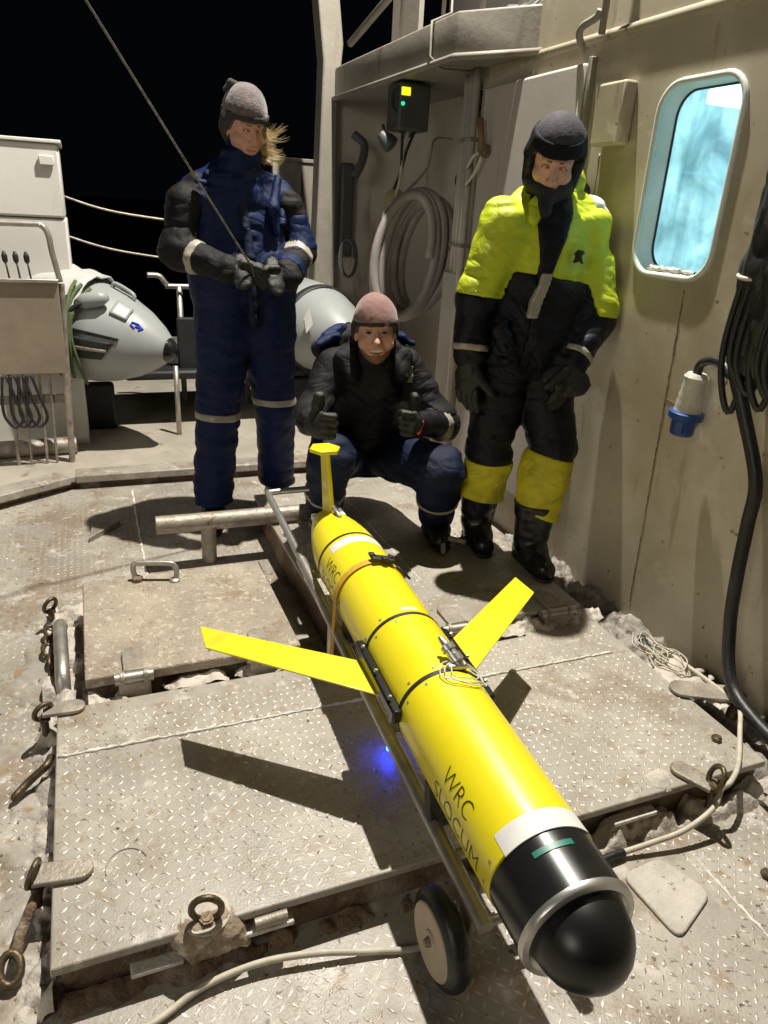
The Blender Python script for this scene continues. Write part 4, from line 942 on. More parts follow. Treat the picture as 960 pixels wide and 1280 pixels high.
bt = thing('inflatable_boat', (.6, 5.2, ZR), 'grey inflatable boat with cone-ended tubes stowed behind the people', 'boat')
BD = Vector((-.80, .57, .13)).normalized()
PROF = [(.03, .050), (.06, .078), (.12, .130), (.22, .195), (.34, .248), (.46, .280), (.60, .296), (.75, .300), (1.0, .300), (1.3, .300)]
def boat_tube(nose, ax_, L=1.3):
    t = part('tube', MB().lathe(nose, ax_, [p for p in PROF if p[0] <= L], 40), M_GRVC, bt, smooth=True)
    part('end_cap', MB().lathe(nose, ax_, [(0, .01), (.004, .03), (.016, .048), (.03, .058), (.045, .068), (.05, .072)], 24), M_BLK, t, smooth=True)
    return t
N1 = Vector((.475, 4.36, .575))
t1 = boat_tube(N1, BD); t2 = boat_tube(Vector((1.60, 4.40, .60)), Vector((-.22, .96, .04)), 1.0)
part('strap', MB().lathe(Vector((1.60, 4.40, .60)) + Vector((-.22, .96, .04)) * .46, Vector((-.22, .96, .04)), [(0, .286), (.004, .292), (.05, .298), (.054, .296)], 40, caps=False), M_BLKM, t2, smooth=True)
part('grab_flap', MB().prism([(1.33, 4.60, .80), (1.30, 4.62, .72), (1.31, 4.60, .64), (1.345, 4.58, .70)], (.3, -1, 0), .012), M_LBL, t2)
def on_tube(d, a, off=.004, nose=N1):
    r = np.interp(d, [p[0] for p in PROF], [p[1] for p in PROF]) + off
    u = (Vector((0, 0, 1)) - BD * BD.z).normalized(); w = BD.cross(u)     # a from the top, towards the camera side
    return nose + BD * d + (u * math.cos(a) - w * math.sin(a)) * r
def patch(name, d0, d1, a0, a1, m, par, off=.005, nd=6, na=8, sk=0.0, wob=0.0):
    rr = random.Random(len(name) + int(d0 * 100))
    vs = [on_tube(d0 + (d1 - d0) * i / nd + sk * j / na, a0 + (a1 - a0) * j / na, off + wob * rr.random()) for i in range(nd + 1) for j in range(na + 1)]
    fs = [(i * (na + 1) + j, i * (na + 1) + j + 1, (i + 1) * (na + 1) + j + 1, (i + 1) * (na + 1) + j) for i in range(nd) for j in range(na)]
    o = mesh_obj(name, vs, fs, m, par, smooth=True)
    sm = o.modifiers.new('thick', 'SOLIDIFY'); sm.thickness = .008; sm.offset = 1
    return o
rp = patch('rubbing_patch', .27, .50, R_(84), R_(108), M_BLKM, t1, .006, sk=.06)
patch('seam_strip', .25, 1.2, R_(76), R_(80), M_DKCL, t1, .004)
patch('seam_strip', .30, .52, R_(94), R_(97), M_OLDST, t1, .016)
patch('round_patch', .24, .33, R_(22), R_(46), M_GRVC, t1, .006)
patch('cover_flap', .50, 1.25, R_(-40), R_(70), mat('white_tarp', (.45, .46, .44), .55, 0, .12, 14, .4, 30), t1, .014, 14, 14, wob=.03)
for d in (.52,): patch('strap', d, d + .03, R_(-40), R_(150), M_BLKM, t1, .020, 3, 24, sk=.06)
bm_ = MB()
for seg in ([(.175, .55), (.160, .44), (.185, .36)], [(.185, .36), (.215, .40), (.215, .50), (.195, .55)], [(.160, .44), (.195, .47)]):
    bm_.tube([on_tube(d, a + .35, .003) for d, a in seg], .006, 6)
part('blue_mark', bm_, mat('blue_marker', (.01, .03, .45), .5), t1)
part('lashing_block', MB().lathe(on_tube(.50, R_(50), .02), Vector((1, -.3, .25)), [(0, .02), (.05, .045), (.14, .042), (.18, .02)], 12), M_GRVC, t1, smooth=True)
part('lashing_cord', MB().tube(curve_pts([on_tube(.42, R_(44), .04), on_tube(.48, R_(56), .05), on_tube(.52, R_(75), .04), on_tube(.50, R_(100), .03)], 5), .012, 7), M_BLKM, t1, smooth=True)
part('grab_handle', MB().tube(curve_pts([on_tube(.30, R_(-4), .0), on_tube(.31, R_(-4), .03), on_tube(.42, R_(-4), .03), on_tube(.44, R_(-4), .0)], 6), .012, 8), M_GRVC, t1, smooth=True)
part('transom', MB().box((.95, 5.0, .5), (.8, .05, .36)), M_BLKM, bt, bevel=.01)
part('floor', MB().box((.85, 5.3, .32), (1.3, .8, .06)), M_BLKM, bt, bevel=.02)
for x, y in ((-.02, 4.98), (1.45, 5.0)): part('chock', MB().box((x, y, .12), (.30, .10, .30)), M_BLKM, bt, bevel=.02)
part('chock_post', MB().tube([(.50, 4.72, ZR), (.50, 4.72, .42)], .016, 8), M_STEEL, bt, smooth=True)
gr = thing('green_rope', (-.1, 4.9, .2), 'green rope looped round the boat\'s left tube', 'rope')
for i in range(3):
    pts = [on_tube(.46 + .03 * i + .025 * math.sin(3 * t + i), R_(30) + t, .04 + .01 * i) for t in np.linspace(0, 2.0 - .25 * i, 14)]
    part('strand', MB().tube(pts, .010, 7), M_GRN, gr, smooth=True)
pipe_thing('green_rope_tail', [on_tube(.48, R_(62), .05), on_tube(.49, R_(85), .05), on_tube(.50, R_(105), .05) + Vector((0, 0, -.04)), on_tube(.50, R_(110), .04) + Vector((0, -.02, -.12))], .014, M_GRN, 'loose green rope tail hanging below the boat\'s left tube', 'rope')
for i, (a, m_, b) in enumerate((((-.06, 5.2, 1.372), (.25, 5.2, 1.295), (.9, 5.2, 1.235)), ((-.06, 5.2, 1.144), (.25, 5.2, 1.065), (.9, 5.2, .99)))):
    pipe_thing('rail_wire', [a, m_, b], .007, M_OLDST, ('upper of two railing ropes between locker and person in blue', 'lower of two railing ropes between locker and person in blue')[i], 'wire', group='railing ropes')
gd = thing('guard_rail', (.6, 5.45, ZR), 'low steel rail behind the boat, left of the person in blue', 'rail')
part('top_rail', MB().tube(curve_pts([(.42, 5.45, .90), (.50, 5.45, .895), (.55, 5.45, .84), (.62, 5.45, .828), (1.5, 5.45, .83)], 6), .018, 8), M_STEEL, gd, smooth=True)
for x in (.63, 1.1, 1.5): part('post', MB().tube([(x, 5.45, .83), (x, 5.45, ZR)], .02, 8), M_STEEL, gd, smooth=True)
fb_ = thing('far_bulwark', (1.6, 6.4, ZR), 'dim grey bulwark seen between the person in blue and the pillar', 'bulwark')
part('panel', MB().box((1.75, 6.3, .85), (.5, .06, 1.75)), M_WALLG, fb_, bevel=.01)
part('top_cap', MB().box((1.75, 6.3, 1.73), (.54, .10, .03)), M_WALLG, fb_, bevel=.006)
part('rib', MB().box((1.70, 6.25, .9), (.03, .06, 1.6)), M_WALLG, fb_)
# ================================================================== PEOPLE
def frame(fwd, up=(0, 0, 1)):
    f = Vector(fwd).normalized(); r = f.cross(Vector(up)).normalized(); u = r.cross(f)
    return r, f, u                       # right (person's right-hand side is -? see face()), forward, up
M_EYEW = mat('shaded_eye_white', (.13, .095, .075), .3); M_IRIS = mat('dark_iris', (.02, .016, .012), .2)  # eye whites darkened: socket shade put into their colour
M_BROW = mat('brow_hair', (.20, .115, .07), .8); M_LIP = mat('lips', (.42, .14, .11), .45); M_TEETH = mat('teeth', (.70, .63, .55), .35)
M_MOUTH = mat('mouth_inside', (.06, .015, .012), .6)
class Head:
    def __init__(s, c, fwd, up=(0, 0, 1), k=1.0):
        s.c = Vector(c); s.r, s.f, s.u = frame(fwd, up); s.k = k
        s.ax = np.array([s.r, s.f, s.u])
    def p(s, x, y, z): return tuple(s.c + (s.r * x + s.f * y + s.u * z) * s.k)
    def e(s, c, rad, k=.012, op='e'): return (op, s.p(*c), s.ax, tuple(v * s.k for v in rad), k)
    def cap(s, a, b, ra, rb, k=.008): return ('c', s.p(*a), s.p(*b), ra * s.k, rb * s.k, k)
    def prims(s, smile=False):
        P = [s.e((0, -.012, .032), (.074, .094, .088), .02), s.e((0, .018, -.045), (.064, .070, .076), .03), s.e((0, .058, -.098), (.026, .022, .020), .02),
             s.cap((0, .082, .004), (0, .106, -.034), .009, .0135, .010), s.cap((-.013, .093, -.040), (.013, .093, -.040), .0085, .0085, .006),
             s.cap((-.036, .074, .026), (.036, .074, .026), .012, .012, .014), s.e((-.043, .052, -.034), (.026, .026, .024), .014), s.e((.043, .052, -.034), (.026, .026, .024), .014),
             s.cap((-.02, .076, -.068), (.02, .076, -.068), .011, .011, .010), s.e((-.076, -.004, -.012), (.010, .020, .030), .006), s.e((.076, -.004, -.012), (.010, .020, .030), .006),
             s.e((-.031, .094, .006), (.016, .015, .010), .008, '-e'), s.e((.031, .094, .006), (.016, .015, .010), .008, '-e')]
        if smile: P += [s.e((0, .094, -.069), (.031, .016, .0105), .006, '-e'), s.e((.05, .058, -.045), (.018, .02, .018), .012), s.e((-.05, .058, -.045), (.018, .02, .018), .012)]
        return P
def face_bits(h, body, smile=False, closed=False):
    for s in (-1, 1):
        e = sdf_part('eye', [h.e((s * .031, .0775, .005), (.0115, .0105, .0078))], .002, M_SKIN if closed else M_EYEW, body)
        if not closed: sdf_part('iris', [h.e((s * .031 + .001, .0860, .005), (.0062, .0048, .0064))], .0015, M_IRIS, e)
        sdf_part('eyelid', [h.cap((s * .019, .0865, .0125 if not closed else .006), (s * .043, .0815, .0125 if not closed else .005), .0032, .0032)], .0018, M_BROW if closed else M_SKIN, body)
        sdf_part('eyebrow', [h.cap((s * .016, .089, .027), (s * .046, .077, .028), .0034, .0024)], .002, M_BROW, body)
    if smile:
        sdf_part('mouth', [h.e((0, .078, -.069), (.029, .010, .0105))], .002, M_MOUTH, body)
        sdf_part('teeth', [h.e((0, .0855, -.0655), (.0270, .007, .0062))], .0018, M_TEETH, body)
        sdf_part('lip', [h.cap((-.031, .078, -.060), (0, .0915, -.0810), .0032, .0046), h.cap((0, .0915, -.0810), (.031, .078, -.060), .0046, .0032)], .002, M_LIP, body)
    else:
        sdf_part('lip', [h.cap((-.019, .084, -.067), (.019, .084, -.067), .0050, .0050)], .002, M_LIP, body)
def limb(pts, rs, k=.03): return [('c', pts[i], pts[i + 1], rs[i], rs[i + 1], k) for i in range(len(pts) - 1)]
def slim_body(name, h, neck, torso, arms, legs, par, smile=False, closed=False):
    """one continuous figure under the clothes; only the face shows"""
    P = h.prims(smile)
    P += [('c', h.p(0, -.02, -.08), neck, .052, .058, .02)]
    P += limb(torso, [.09, .11, .10][:len(torso)])
    for a in arms: P += limb([neck] + a, [.04, .03, .03, .026])
    for l in legs: P += limb([torso[-1]] + l, [.08, .07, .05, .04])
    b = sdf_part('body', P, .005, M_SKIN, par)
    face_bits(h, b, smile, closed)
    return b
def glove(name, wrist, d, n, s, m, par, curl=(.25, .3, .35, .4), thumb_out=.6, k=1.0, thumb_up=False, spread=.0, cuff=.05):
    """wrist point, d: wrist->fingers, n: palm normal, s: thumb side; five separate fingers"""
    d, n, s = Vector(d).normalized(), Vector(n).normalized(), Vector(s).normalized()
    w = Vector(wrist); ax = np.array([s, d, n]); P = []
    P.append(('e', tuple(w + d * .055 * k), ax, (.048 * k, .058 * k, .026 * k), .012))
    P.append(('c', tuple(w - d * cuff), tuple(w + d * .02 * k), .040, .036 * k, .02))
    for i, L in enumerate((.074, .082, .076, .060)):
        o = w + d * .098 * k + s * (.033 - .022 * i) * k; a = 0; cc = curl[i]; dd = d
        for j, f in enumerate((.45, .32, .25)):
            a += cc * (1.0, 1.25, .9)[j]
            e = o + (d * math.cos(a) + n * math.sin(a) + s * spread * (1.5 - i)).normalized() * L * f * k
            P.append(('c', tuple(o), tuple(e), (.0125 - .001 * j) * k, (.0118 - .001 * j) * k, .004)); o = e
    o = w + d * .04 * k + s * .034 * k
    t1 = (s * (1.0 if thumb_up else thumb_out) + d * (.25 if thumb_up else .8) + n * (.1 if thumb_up else .35)).normalized()
    e = o + t1 * .038 * k; e2 = e + (t1 + (s * .3 if thumb_up else n * .35 + d * .1)).normalized() * (.020 if thumb_up else .045) * k
    P += [('c', tuple(o), tuple(e), (.021 if thumb_up else .018) * k, (.020 if thumb_up else .0155) * k, .008), ('c', tuple(e), tuple(e2), (.020 if thumb_up else .0155) * k, (.018 if thumb_up else .013) * k, .006)]
    return sdf_part(name, P, .0045, m, par, folds=((.006, (60, 60, 60), 3),))
def boot(name, ankle_top, ankle, toe, par, rs=(.068, .058), sole=SZ, hgt=.022):
    a, b, c = Vector(ankle_top), Vector(ankle), Vector(toe); dd = (c - b); dd.z = 0; L = dd.length; dd.normalize()
    heel = b - dd * .055
    P = [('c', tuple(a), tuple(b), rs[0], rs[1], .03), ('c', tuple(Vector((heel.x, heel.y, sole + .055))), tuple(Vector((b.x, b.y, sole + .06)) + dd * .05), .050, .055, .03),
         ('c', tuple(Vector((b.x, b.y, sole + .058)) + dd * .04), tuple(Vector((c.x, c.y, sole + .046))), .054, .044, .03)]
    o = sdf_part(name, P, .006, M_BOOT, par, keep=lambda X, Y, Z: np.maximum(sole + .012 - Z, Z - a.z), folds=((.007, (30, 30, 50), 8),))
    sp = [('c', tuple(Vector((heel.x, heel.y, sole + .04))), tuple(Vector((c.x, c.y, sole + .04))), .052, .050, .02)]
    sdf_part('sole', sp, .006, M_RUB, o, keep=lambda X, Y, Z: np.maximum(sole + .0015 - Z, Z - sole - hgt))
    return o
def slab(c, n, half):
    """keep only a slice of a garment: a tape sewn round it"""
    n = np.array(Vector(n).normalized()); c = np.array(c)
    return lambda X, Y, Z: np.abs((X - c[0]) * n[0] + (Y - c[1]) * n[1] + (Z - c[2]) * n[2]) - half
def near(c, n, half, rad):
    f = slab(c, n, half)
    return lambda X, Y, Z: np.maximum(f(X, Y, Z), np.sqrt((X - c[0]) ** 2 + (Y - c[1]) ** 2 + (Z - c[2]) ** 2) - rad)
FOLD = ((.012, (5, 5, 7), 21), (.008, (5, 5, 12), 24, .16), (.006, (10, 10, 22), 25, .2), (.004, (34, 34, 50), 23))

# ---------------------------------------------------------------- person in the blue coverall
pA = thing('person', (.70, 3.46, ZD), 'standing person in dark blue coverall and grey knit hat holding the line', 'person', 'crew around the glider')
hA = Head((.695, 3.405, 1.688), (.22, -.93, -.30), k=1.0)
SL, SR = (.475, 3.47, 1.44), (.865, 3.48, 1.445); EL, ER = (.395, 3.43, 1.19), (.940, 3.43, 1.20); HL, HR = (.575, 3.235, 1.135), (.835, 3.235, 1.115)
kL, kR, aL, aR = (.545, 3.425, .42), (.838, 3.49, .45), (.508, 3.41, .03), (.878, 3.60, .03)
slim_body('body', hA, (.675, 3.47, 1.52), [(.67, 3.48, 1.40), (.68, 3.47, 1.15), (.70, 3.47, .88)], [[SL, EL, HL], [SR, ER, HR]], [[(.59, 3.46, .82), kL, aL], [(.80, 3.47, .82), kR, aR]], pA, closed=True)
legsA = limb([(.595, 3.465, .86), kL, aL], [.135, .108, .098], .02) + limb([(.80, 3.475, .86), kR, aR], [.135, .108, .098], .02)
torA = [('c', (.63, 3.48, 1.50), (.49, 3.48, 1.425), .070, .085, .05), ('c', (.72, 3.48, 1.50), (.855, 3.485, 1.43), .070, .085, .05)] + limb([(.595, 3.49, 1.36), (.60, 3.47, 1.10), (.595, 3.465, .84)], [.135, .150, .145], .06) + limb([(.755, 3.49, 1.36), (.785, 3.47, 1.10), (.80, 3.475, .84)], [.135, .150, .145], .06) + [('c', (.675, 3.48, 1.43), (.68, 3.46, 1.1), .13, .16, .05)]
armA = limb([(.50, 3.475, 1.44), (.455, 3.465, 1.38), EL, HL], [.078, .088, .078, .064], .03) + limb([(.84, 3.48, 1.44), (.885, 3.47, 1.38), ER, HR], [.078, .088, .078, .064], .03)
colA = [('c', (.685, 3.46, 1.53), (.69, 3.435, 1.575), .092, .090, .03), ('c', (.62, 3.52, 1.505), (.73, 3.52, 1.505), .065, .065, .04), ('c', (.60, 3.44, 1.49), (.67, 3.37, 1.455), .042, .035, .03), ('c', (.76, 3.44, 1.49), (.69, 3.37, 1.455), .042, .035, .03), ('e', (.68, 3.585, 1.46), np.eye(3), (.13, .07, .085), .04)]
cover = sdf_part('coverall', torA + legsA + colA, .009, M_NAVY, pA, folds=FOLD, keep=lambda X, Y, Z: .0 - Z + .01)
slv = sdf_part('sleeve', [p for p in armA if p[1][0] < .67], .008, M_DKCL, pA, folds=FOLD)
slv2 = sdf_part('sleeve', [p for p in armA if p[1][0] > .67], .008, M_DKCL, pA, folds=FOLD)
vL, vR = Vector(HL) - Vector(EL), Vector(HR) - Vector(ER)
sdf_part('reflective_band', [p for p in armA if p[1][0] < .67], .007, M_REFL, slv, folds=FOLD, inflate=.004, keep=near(Vector(EL) + vL * .42, vL, .020, .14))
sdf_part('reflective_band', [p for p in armA if p[1][0] > .67], .007, M_REFL, slv2, folds=FOLD, inflate=.004, keep=near(Vector(ER) + vR * .30, vR, .020, .14))
for c in ((.548, 3.43, .455), (.836, 3.485, .50)): sdf_part('reflective_band', legsA, .007, M_REFL, cover, folds=FOLD, inflate=.004, keep=near(c, (.03, .0, 1), .017, .17))
sdf_part('zip_flap', [('c', (.67, 3.355, 1.40), (.685, 3.30, 1.18), .020, .020), ('c', (.685, 3.30, 1.18), (.70, 3.315, .90), .02, .02)], .007, M_TROU, cover, folds=((.01, (30, 30, 40), 4),))
sdf_part('chest_strap', [('c', (.835, 3.40, 1.50), (.80, 3.345, 1.38), .018, .022), ('c', (.80, 3.345, 1.38), (.815, 3.34, 1.28), .022, .016), ('c', (.855, 3.42, 1.42), (.85, 3.37, 1.32), .016, .016)], .006, M_NAVY, cover)
sdf_part('shoulder_tab', [('c', (.535, 3.41, 1.50), (.565, 3.42, 1.525), .020, .016)], .005, M_NAVY, cover)
sdf_part('shoulder_tab', [('c', (.485, 3.38, 1.47), (.515, 3.37, 1.465), .012, .012)], .005, M_NAVY, cover)
sdf_part('blue_cuff', [p for p in armA if p[1][0] > .67], .007, M_NAVY, slv2, folds=FOLD, inflate=.005, keep=near(Vector(ER) + vR * .80, vR, .030, .12))
sdf_part('blue_panel', [p for p in armA if p[1][0] > .67], .007, M_NAVY, slv2, folds=FOLD, inflate=.003, keep=lambda X, Y, Z: np.maximum(np.maximum(Y - 3.45, np.abs(Z - 1.29) - .07), .02 - (X - .86)))
dL = (Vector((.70, 3.16, 1.12)) - Vector(HL)).normalized(); dR = (Vector((.70, 3.17, 1.11)) - Vector(HR)).normalized()
glove('glove', Vector(HL) + dL * .01, dL, (.3, .6, -.4), (.3, -.4, .85), M_GLOVE, pA, curl=(.7, .75, .8, .85), thumb_out=.3)
glove('glove', Vector(HR) + dR * .01, dR, (-.3, .6, -.4), (-.3, -.4, .85), M_GLOVE, pA, curl=(.7, .75, .8, .85), thumb_out=.3)
for at_, an, to in (((.51, 3.41, .10), (.506, 3.41, .0), (.48, 3.27, -.05)), ((.88, 3.60, .10), (.88, 3.605, .0), (.90, 3.46, -.05))): boot('boot', at_, an, to, pA, sole=ZD)
def hat(name, h, par, m, grow=.014, brow=.030, back=-.055, h_=.006, top=.0):
    """knit cap following the skull, cut along brow and nape"""
    P = [h.e((0, -.012, .034 + top), (.074 + grow, .094 + grow, .090 + grow + top), .02), h.e((0, -.02, -.01), (.075 + grow, .085 + grow, .075), .03)]
    f, u, r, c, k = np.array(h.f), np.array(h.u), np.array(h.r), np.array(h.c), h.k
    def keep(X, Y, Z):
        px, py, pz = X - c[0], Y - c[1], Z - c[2]
        yy = px * f[0] + py * f[1] + pz * f[2]; zz = px * u[0] + py * u[1] + pz * u[2]
        t = np.clip((yy / k + .03) / .08, 0, 1); cut = (back + (brow - back) * t * t * (3 - 2 * t)) * k
        return cut - zz
    o = sdf_part(name, P, h_, m, par, keep=keep, folds=((.005, (20, 20, 20), 9), (.002, (90, 90, 90), 10)))
    return o, P, keep
M_KNIT = mat('grey_knit', (.125, .105, .105), .9, 0, .25, 40.0, .6, 130, stains=(((.30, .15, .11), 24.0, .60, .08),), sheen=.4)
M_KNITD = mat('dark_knit', (.055, .05, .052), .9, 0, .3, 40, .8, 230)
hatA, PA, kA = hat('knit_hat', hA, pA, M_KNIT, .017, .038, -.085, top=.012)
def hband(h, P, keep, lo, hi, m, par, infl=.003):
    u, c, k = np.array(h.u), np.array(h.c), h.k; f = np.array(h.f)
    def kk(X, Y, Z):
        zz = (X - c[0]) * u[0] + (Y - c[1]) * u[1] + (Z - c[2]) * u[2]
        return np.maximum(keep(X, Y, Z), np.maximum(lo * k - zz, zz - hi * k))
    return sdf_part('hat_band', P, .005, m, par, keep=kk, inflate=infl, folds=((.008, (26, 26, 26), 9),))
hband(hA, PA, kA, -.1, .062, M_KNITD, hatA)
sdf_part('tassel', [hA.cap((.03, -.045, .145), (.060, -.045, .150), .012, .014), hA.cap((.060, -.045, .15), (.080, -.05, .12), .012, .009)], .004, M_KNITD, hatA)
# blond hair blown to the side
hr = MB(); rr = random.Random(5)
for lock in range(15):
    a = Vector(hA.p(-.062 + rr.uniform(-.008, .008), .03 + rr.uniform(-.06, .02), -.10 + .0085 * lock + rr.uniform(-.01, .01)))
    wisp = lock % 4 == 3
    L = rr.uniform(.09, .14) if wisp else rr.uniform(.05, .10); lift = rr.uniform(.1, .7) if wisp else rr.uniform(-.8, .15); ph = rr.uniform(0, 6); dy = rr.uniform(-.03, .04)
    for i in range(16 if wisp else 46):
        o = Vector((rr.gauss(0, .005), rr.gauss(0, .008), rr.gauss(0, .007))); sp = rr.gauss(0, .006); l2 = L * rr.uniform(.35, 1.2)
        pts = [a + o + Vector((l2 * t, dy * t + sp * t * .6, l2 * lift * t * (1.25 - .8 * t) - .020 * math.sin(math.pi * t) + .012 * math.sin(7 * t + ph) * t + sp * t * t)) for t in (0, .2, .4, .6, .8, 1)]
        hr.tube(curve_pts(pts, 3), [.0009 * (1 - .055 * k) for k in range(16)], 3)
part('hair', hr, mat('blond_hair', (.42, .30, .13), .4, 0, .25, 40.0), pA, smooth=True)
sdf_part('hair', [hA.cap((-.066, .03, .0), (-.078, .035, -.07), .016, .020), hA.cap((-.078, .035, -.07), (-.10, .02, -.10), .02, .010)], .005, MATS['blond_hair'], pA, folds=((.012, (80, 80, 20), 2),))
sdf_part('neck_warmer', [('c', (.685, 3.44, 1.52), (.69, 3.42, 1.575), .072, .066)], .006, M_KNITD, pA, folds=((.01, (30, 30, 50), 4),))

# ---------------------------------------------------------------- crouching man
pB = thing('person', (1.12, 2.8, SZ), 'crouching man in pinkish beanie giving two thumbs up behind the glider', 'person', 'crew around the glider')
hB = Head((1.066, 2.735, .955), (-.30, -.94, .02), up=(-.05, 0, 1), k=1.0)
SL, SR = (.93, 2.83, .79), (1.245, 2.83, .79); EL, ER = (.80, 2.72, .615), (1.385, 2.70, .565); HL, HR = (.755, 2.56, .645), (1.175, 2.53, .625)
kL, kR, aL, aR = (.86, 2.63, .47), (1.305, 2.53, .42), (.905, 2.86, .16), (1.37, 2.66, .16)
slim_body('body', hB, (1.08, 2.83, .85), [(1.09, 2.88, .76), (1.10, 2.98, .58), (1.12, 3.06, .40)], [[SL, EL, HL], [SR, ER, HR]], [[(1.02, 3.04, .38), kL, aL], [(1.22, 3.04, .38), kR, aR]], pB, smile=True)
torB = limb([(1.02, 2.87, .74), (1.03, 2.96, .55), (1.04, 3.04, .38)], [.115, .13, .145], .06) + limb([(1.15, 2.87, .74), (1.17, 2.96, .55), (1.20, 3.04, .38)], [.115, .13, .145], .06) + [('c', (1.085, 2.80, .76), (1.10, 2.90, .55), .12, .14, .05)]
arLB = limb([(1.0, 2.85, .81), SL, EL, HL], [.075, .078, .068, .054], .03); arRB = limb([(1.17, 2.85, .81), SR, ER, HR], [.075, .078, .068, .054], .03)
legB = limb([(1.03, 3.04, .36), kL, aL], [.135, .100, .082], .025) + limb([(1.21, 3.04, .36), kR, aR], [.135, .102, .084], .025) + [('e', (1.12, 3.08, .36), np.eye(3), (.20, .15, .15), .05)]
jkB = sdf_part('jacket', torB + arLB + arRB, .008, M_NVBK if False else mat('black_work_jacket', (.008, .0075, .010), .45, 0, .25, 14.0, .4, 240, wrinkle=.35, spec=.25), pB, folds=FOLD)
trB = sdf_part('trousers', legB, .008, M_TROU, pB, folds=FOLD)
for k_, a_ in ((kL, aL), (kR, aR)):
    v = Vector(a_) - Vector(k_); sdf_part('reflective_band', legB, .006, M_REFL, trB, folds=FOLD, inflate=.004, keep=near(Vector(k_) + v * .62, v, .013, .13))
# charcoal yoke, open collar lapels and blue hood lining
sdf_part('yoke', torB + arLB + arRB, .007, M_DKCL, jkB, folds=FOLD, inflate=.005, keep=lambda X, Y, Z: .775 + .06 * np.cos((X - 1.085) * 9) - .10 * (np.abs(X - 1.085) > .14) - Z)
for s, m0 in ((-1, M_DKCL), (1, M_DKCL)):
    x = 1.075
    sdf_part('lapel', [('c', (x + s * .075, 2.79, .905), (x + s * .135, 2.755, .845), .020, .030), ('c', (x + s * .135, 2.755, .845), (x + s * .115, 2.705, .775), .030, .024), ('c', (x + s * .075, 2.79, .905), (x + s * .10, 2.72, .80), .022, .030)], .006, m0, jkB, folds=((.01, (30, 30, 30), 6),))
    sdf_part('hood_lining', [('c', (x + s * .13, 2.86, .915), (x + s * .21, 2.84, .885), .020, .016), ('c', (x + s * .08, 2.93, .935), (x + s * .17, 2.88, .91), .024, .022)], .006, M_NAVY, jkB, folds=((.016, (30, 30, 30), 7),))
    sdf_part('hood', [('c', (x + s * .05, 2.95, .90), (x + s * .18, 2.90, .855), .055, .04)], .007, M_DKCL, jkB, folds=((.016, (30, 30, 30), 7),))
sdf_part('scarf', [('c', (1.07, 2.80, .83), (1.06, 2.76, .86), .070, .066), ('c', (1.07, 2.76, .84), (1.08, 2.70, .74), .055, .05)], .006, mat('black_scarf', (.012, .013, .011), .9, 0, .3, 40, .7, 200), pB, folds=((.02, (30, 30, 30), 12),))
sdf_part('shoulder_badge', torB + arLB + arRB, .006, M_REFL, jkB, folds=FOLD, inflate=.008, keep=lambda X, Y, Z: np.maximum(np.abs(X - 1.225) - .022, np.abs(Z - .775) - .035) + np.where(Y > 2.82, 1., 0))
vB = Vector(HR) - Vector(ER); sdf_part('reflective_band', arRB, .006, M_REFL, jkB, folds=FOLD, inflate=.004, keep=near(Vector(ER) + vB * .22, vB, .018, .12))
vB2 = Vector(HL) - Vector(EL); sdf_part('reflective_band', arLB, .006, M_REFL, jkB, folds=FOLD, inflate=.004, keep=near(Vector(EL) + vB2 * .7, vB2, .012, .12))
dv = (Vector((.735, 2.47, .66)) - Vector(HL)).normalized()
glove('glove', Vector((.752, 2.545, .65)), (.15, -.95, .12), (.9, .2, -.1), (.0, .1, 1), M_GLOVE, pB, curl=(1.2, 1.25, 1.3, 1.3), thumb_up=True, k=1.12)
gB = glove('glove', Vector((1.165, 2.525, .635)), (-.45, -.85, .18), (-.85, .45, .1), (.1, .1, 1), M_GLOVE, pB, curl=(1.2, 1.25, 1.3, 1.3), thumb_up=True, k=1.12)
sdf_part('orange_cuff_tab', [('c', (1.168, 2.478, .607), (1.180, 2.482, .645), .010, .010)], .004, mat('orange_tab', (.75, .10, .02), .5), gB)
for at_, an, to in (((.905, 2.86, .23), (.905, 2.87, .15), (.865, 2.72, .1)), ((1.37, 2.665, .23), (1.37, 2.67, .15), (1.34, 2.53, .1))): boot('boot', at_, an, to, pB)
M_BEAN = mat('dusty_pink_fleece', (.235, .125, .11), .9, 0, .08, 30.0, .2, 300, sheen=.3)
hatB, PB, kB = hat('beanie', hB, pB, M_BEAN, .014, .027, -.055, .005, top=.004)
hband(hB, PB, kB, -.1, .047, mat('dark_beanie_lining', (.035, .026, .022), .9), hatB)
fu, ff, fc = np.array(hB.u), np.array(hB.f), np.array(hB.c)
sdf_part('beard', hB.prims(True), .004, mat('stubble', (.27, .135, .085), .8, 0, .3, 120.0, .4, 300), pB, inflate=.0012,
         keep=lambda X, Y, Z: np.maximum(((X - fc[0]) * fu[0] + (Y - fc[1]) * fu[1] + (Z - fc[2]) * fu[2]) + .083 - .9 * np.clip(np.abs((X - fc[0]) * hB.r[0] + (Y - fc[1]) * hB.r[1]) - .030, 0, .05), -((X - fc[0]) * ff[0] + (Y - fc[1]) * ff[1] + (Z - fc[2]) * ff[2]) + .01))

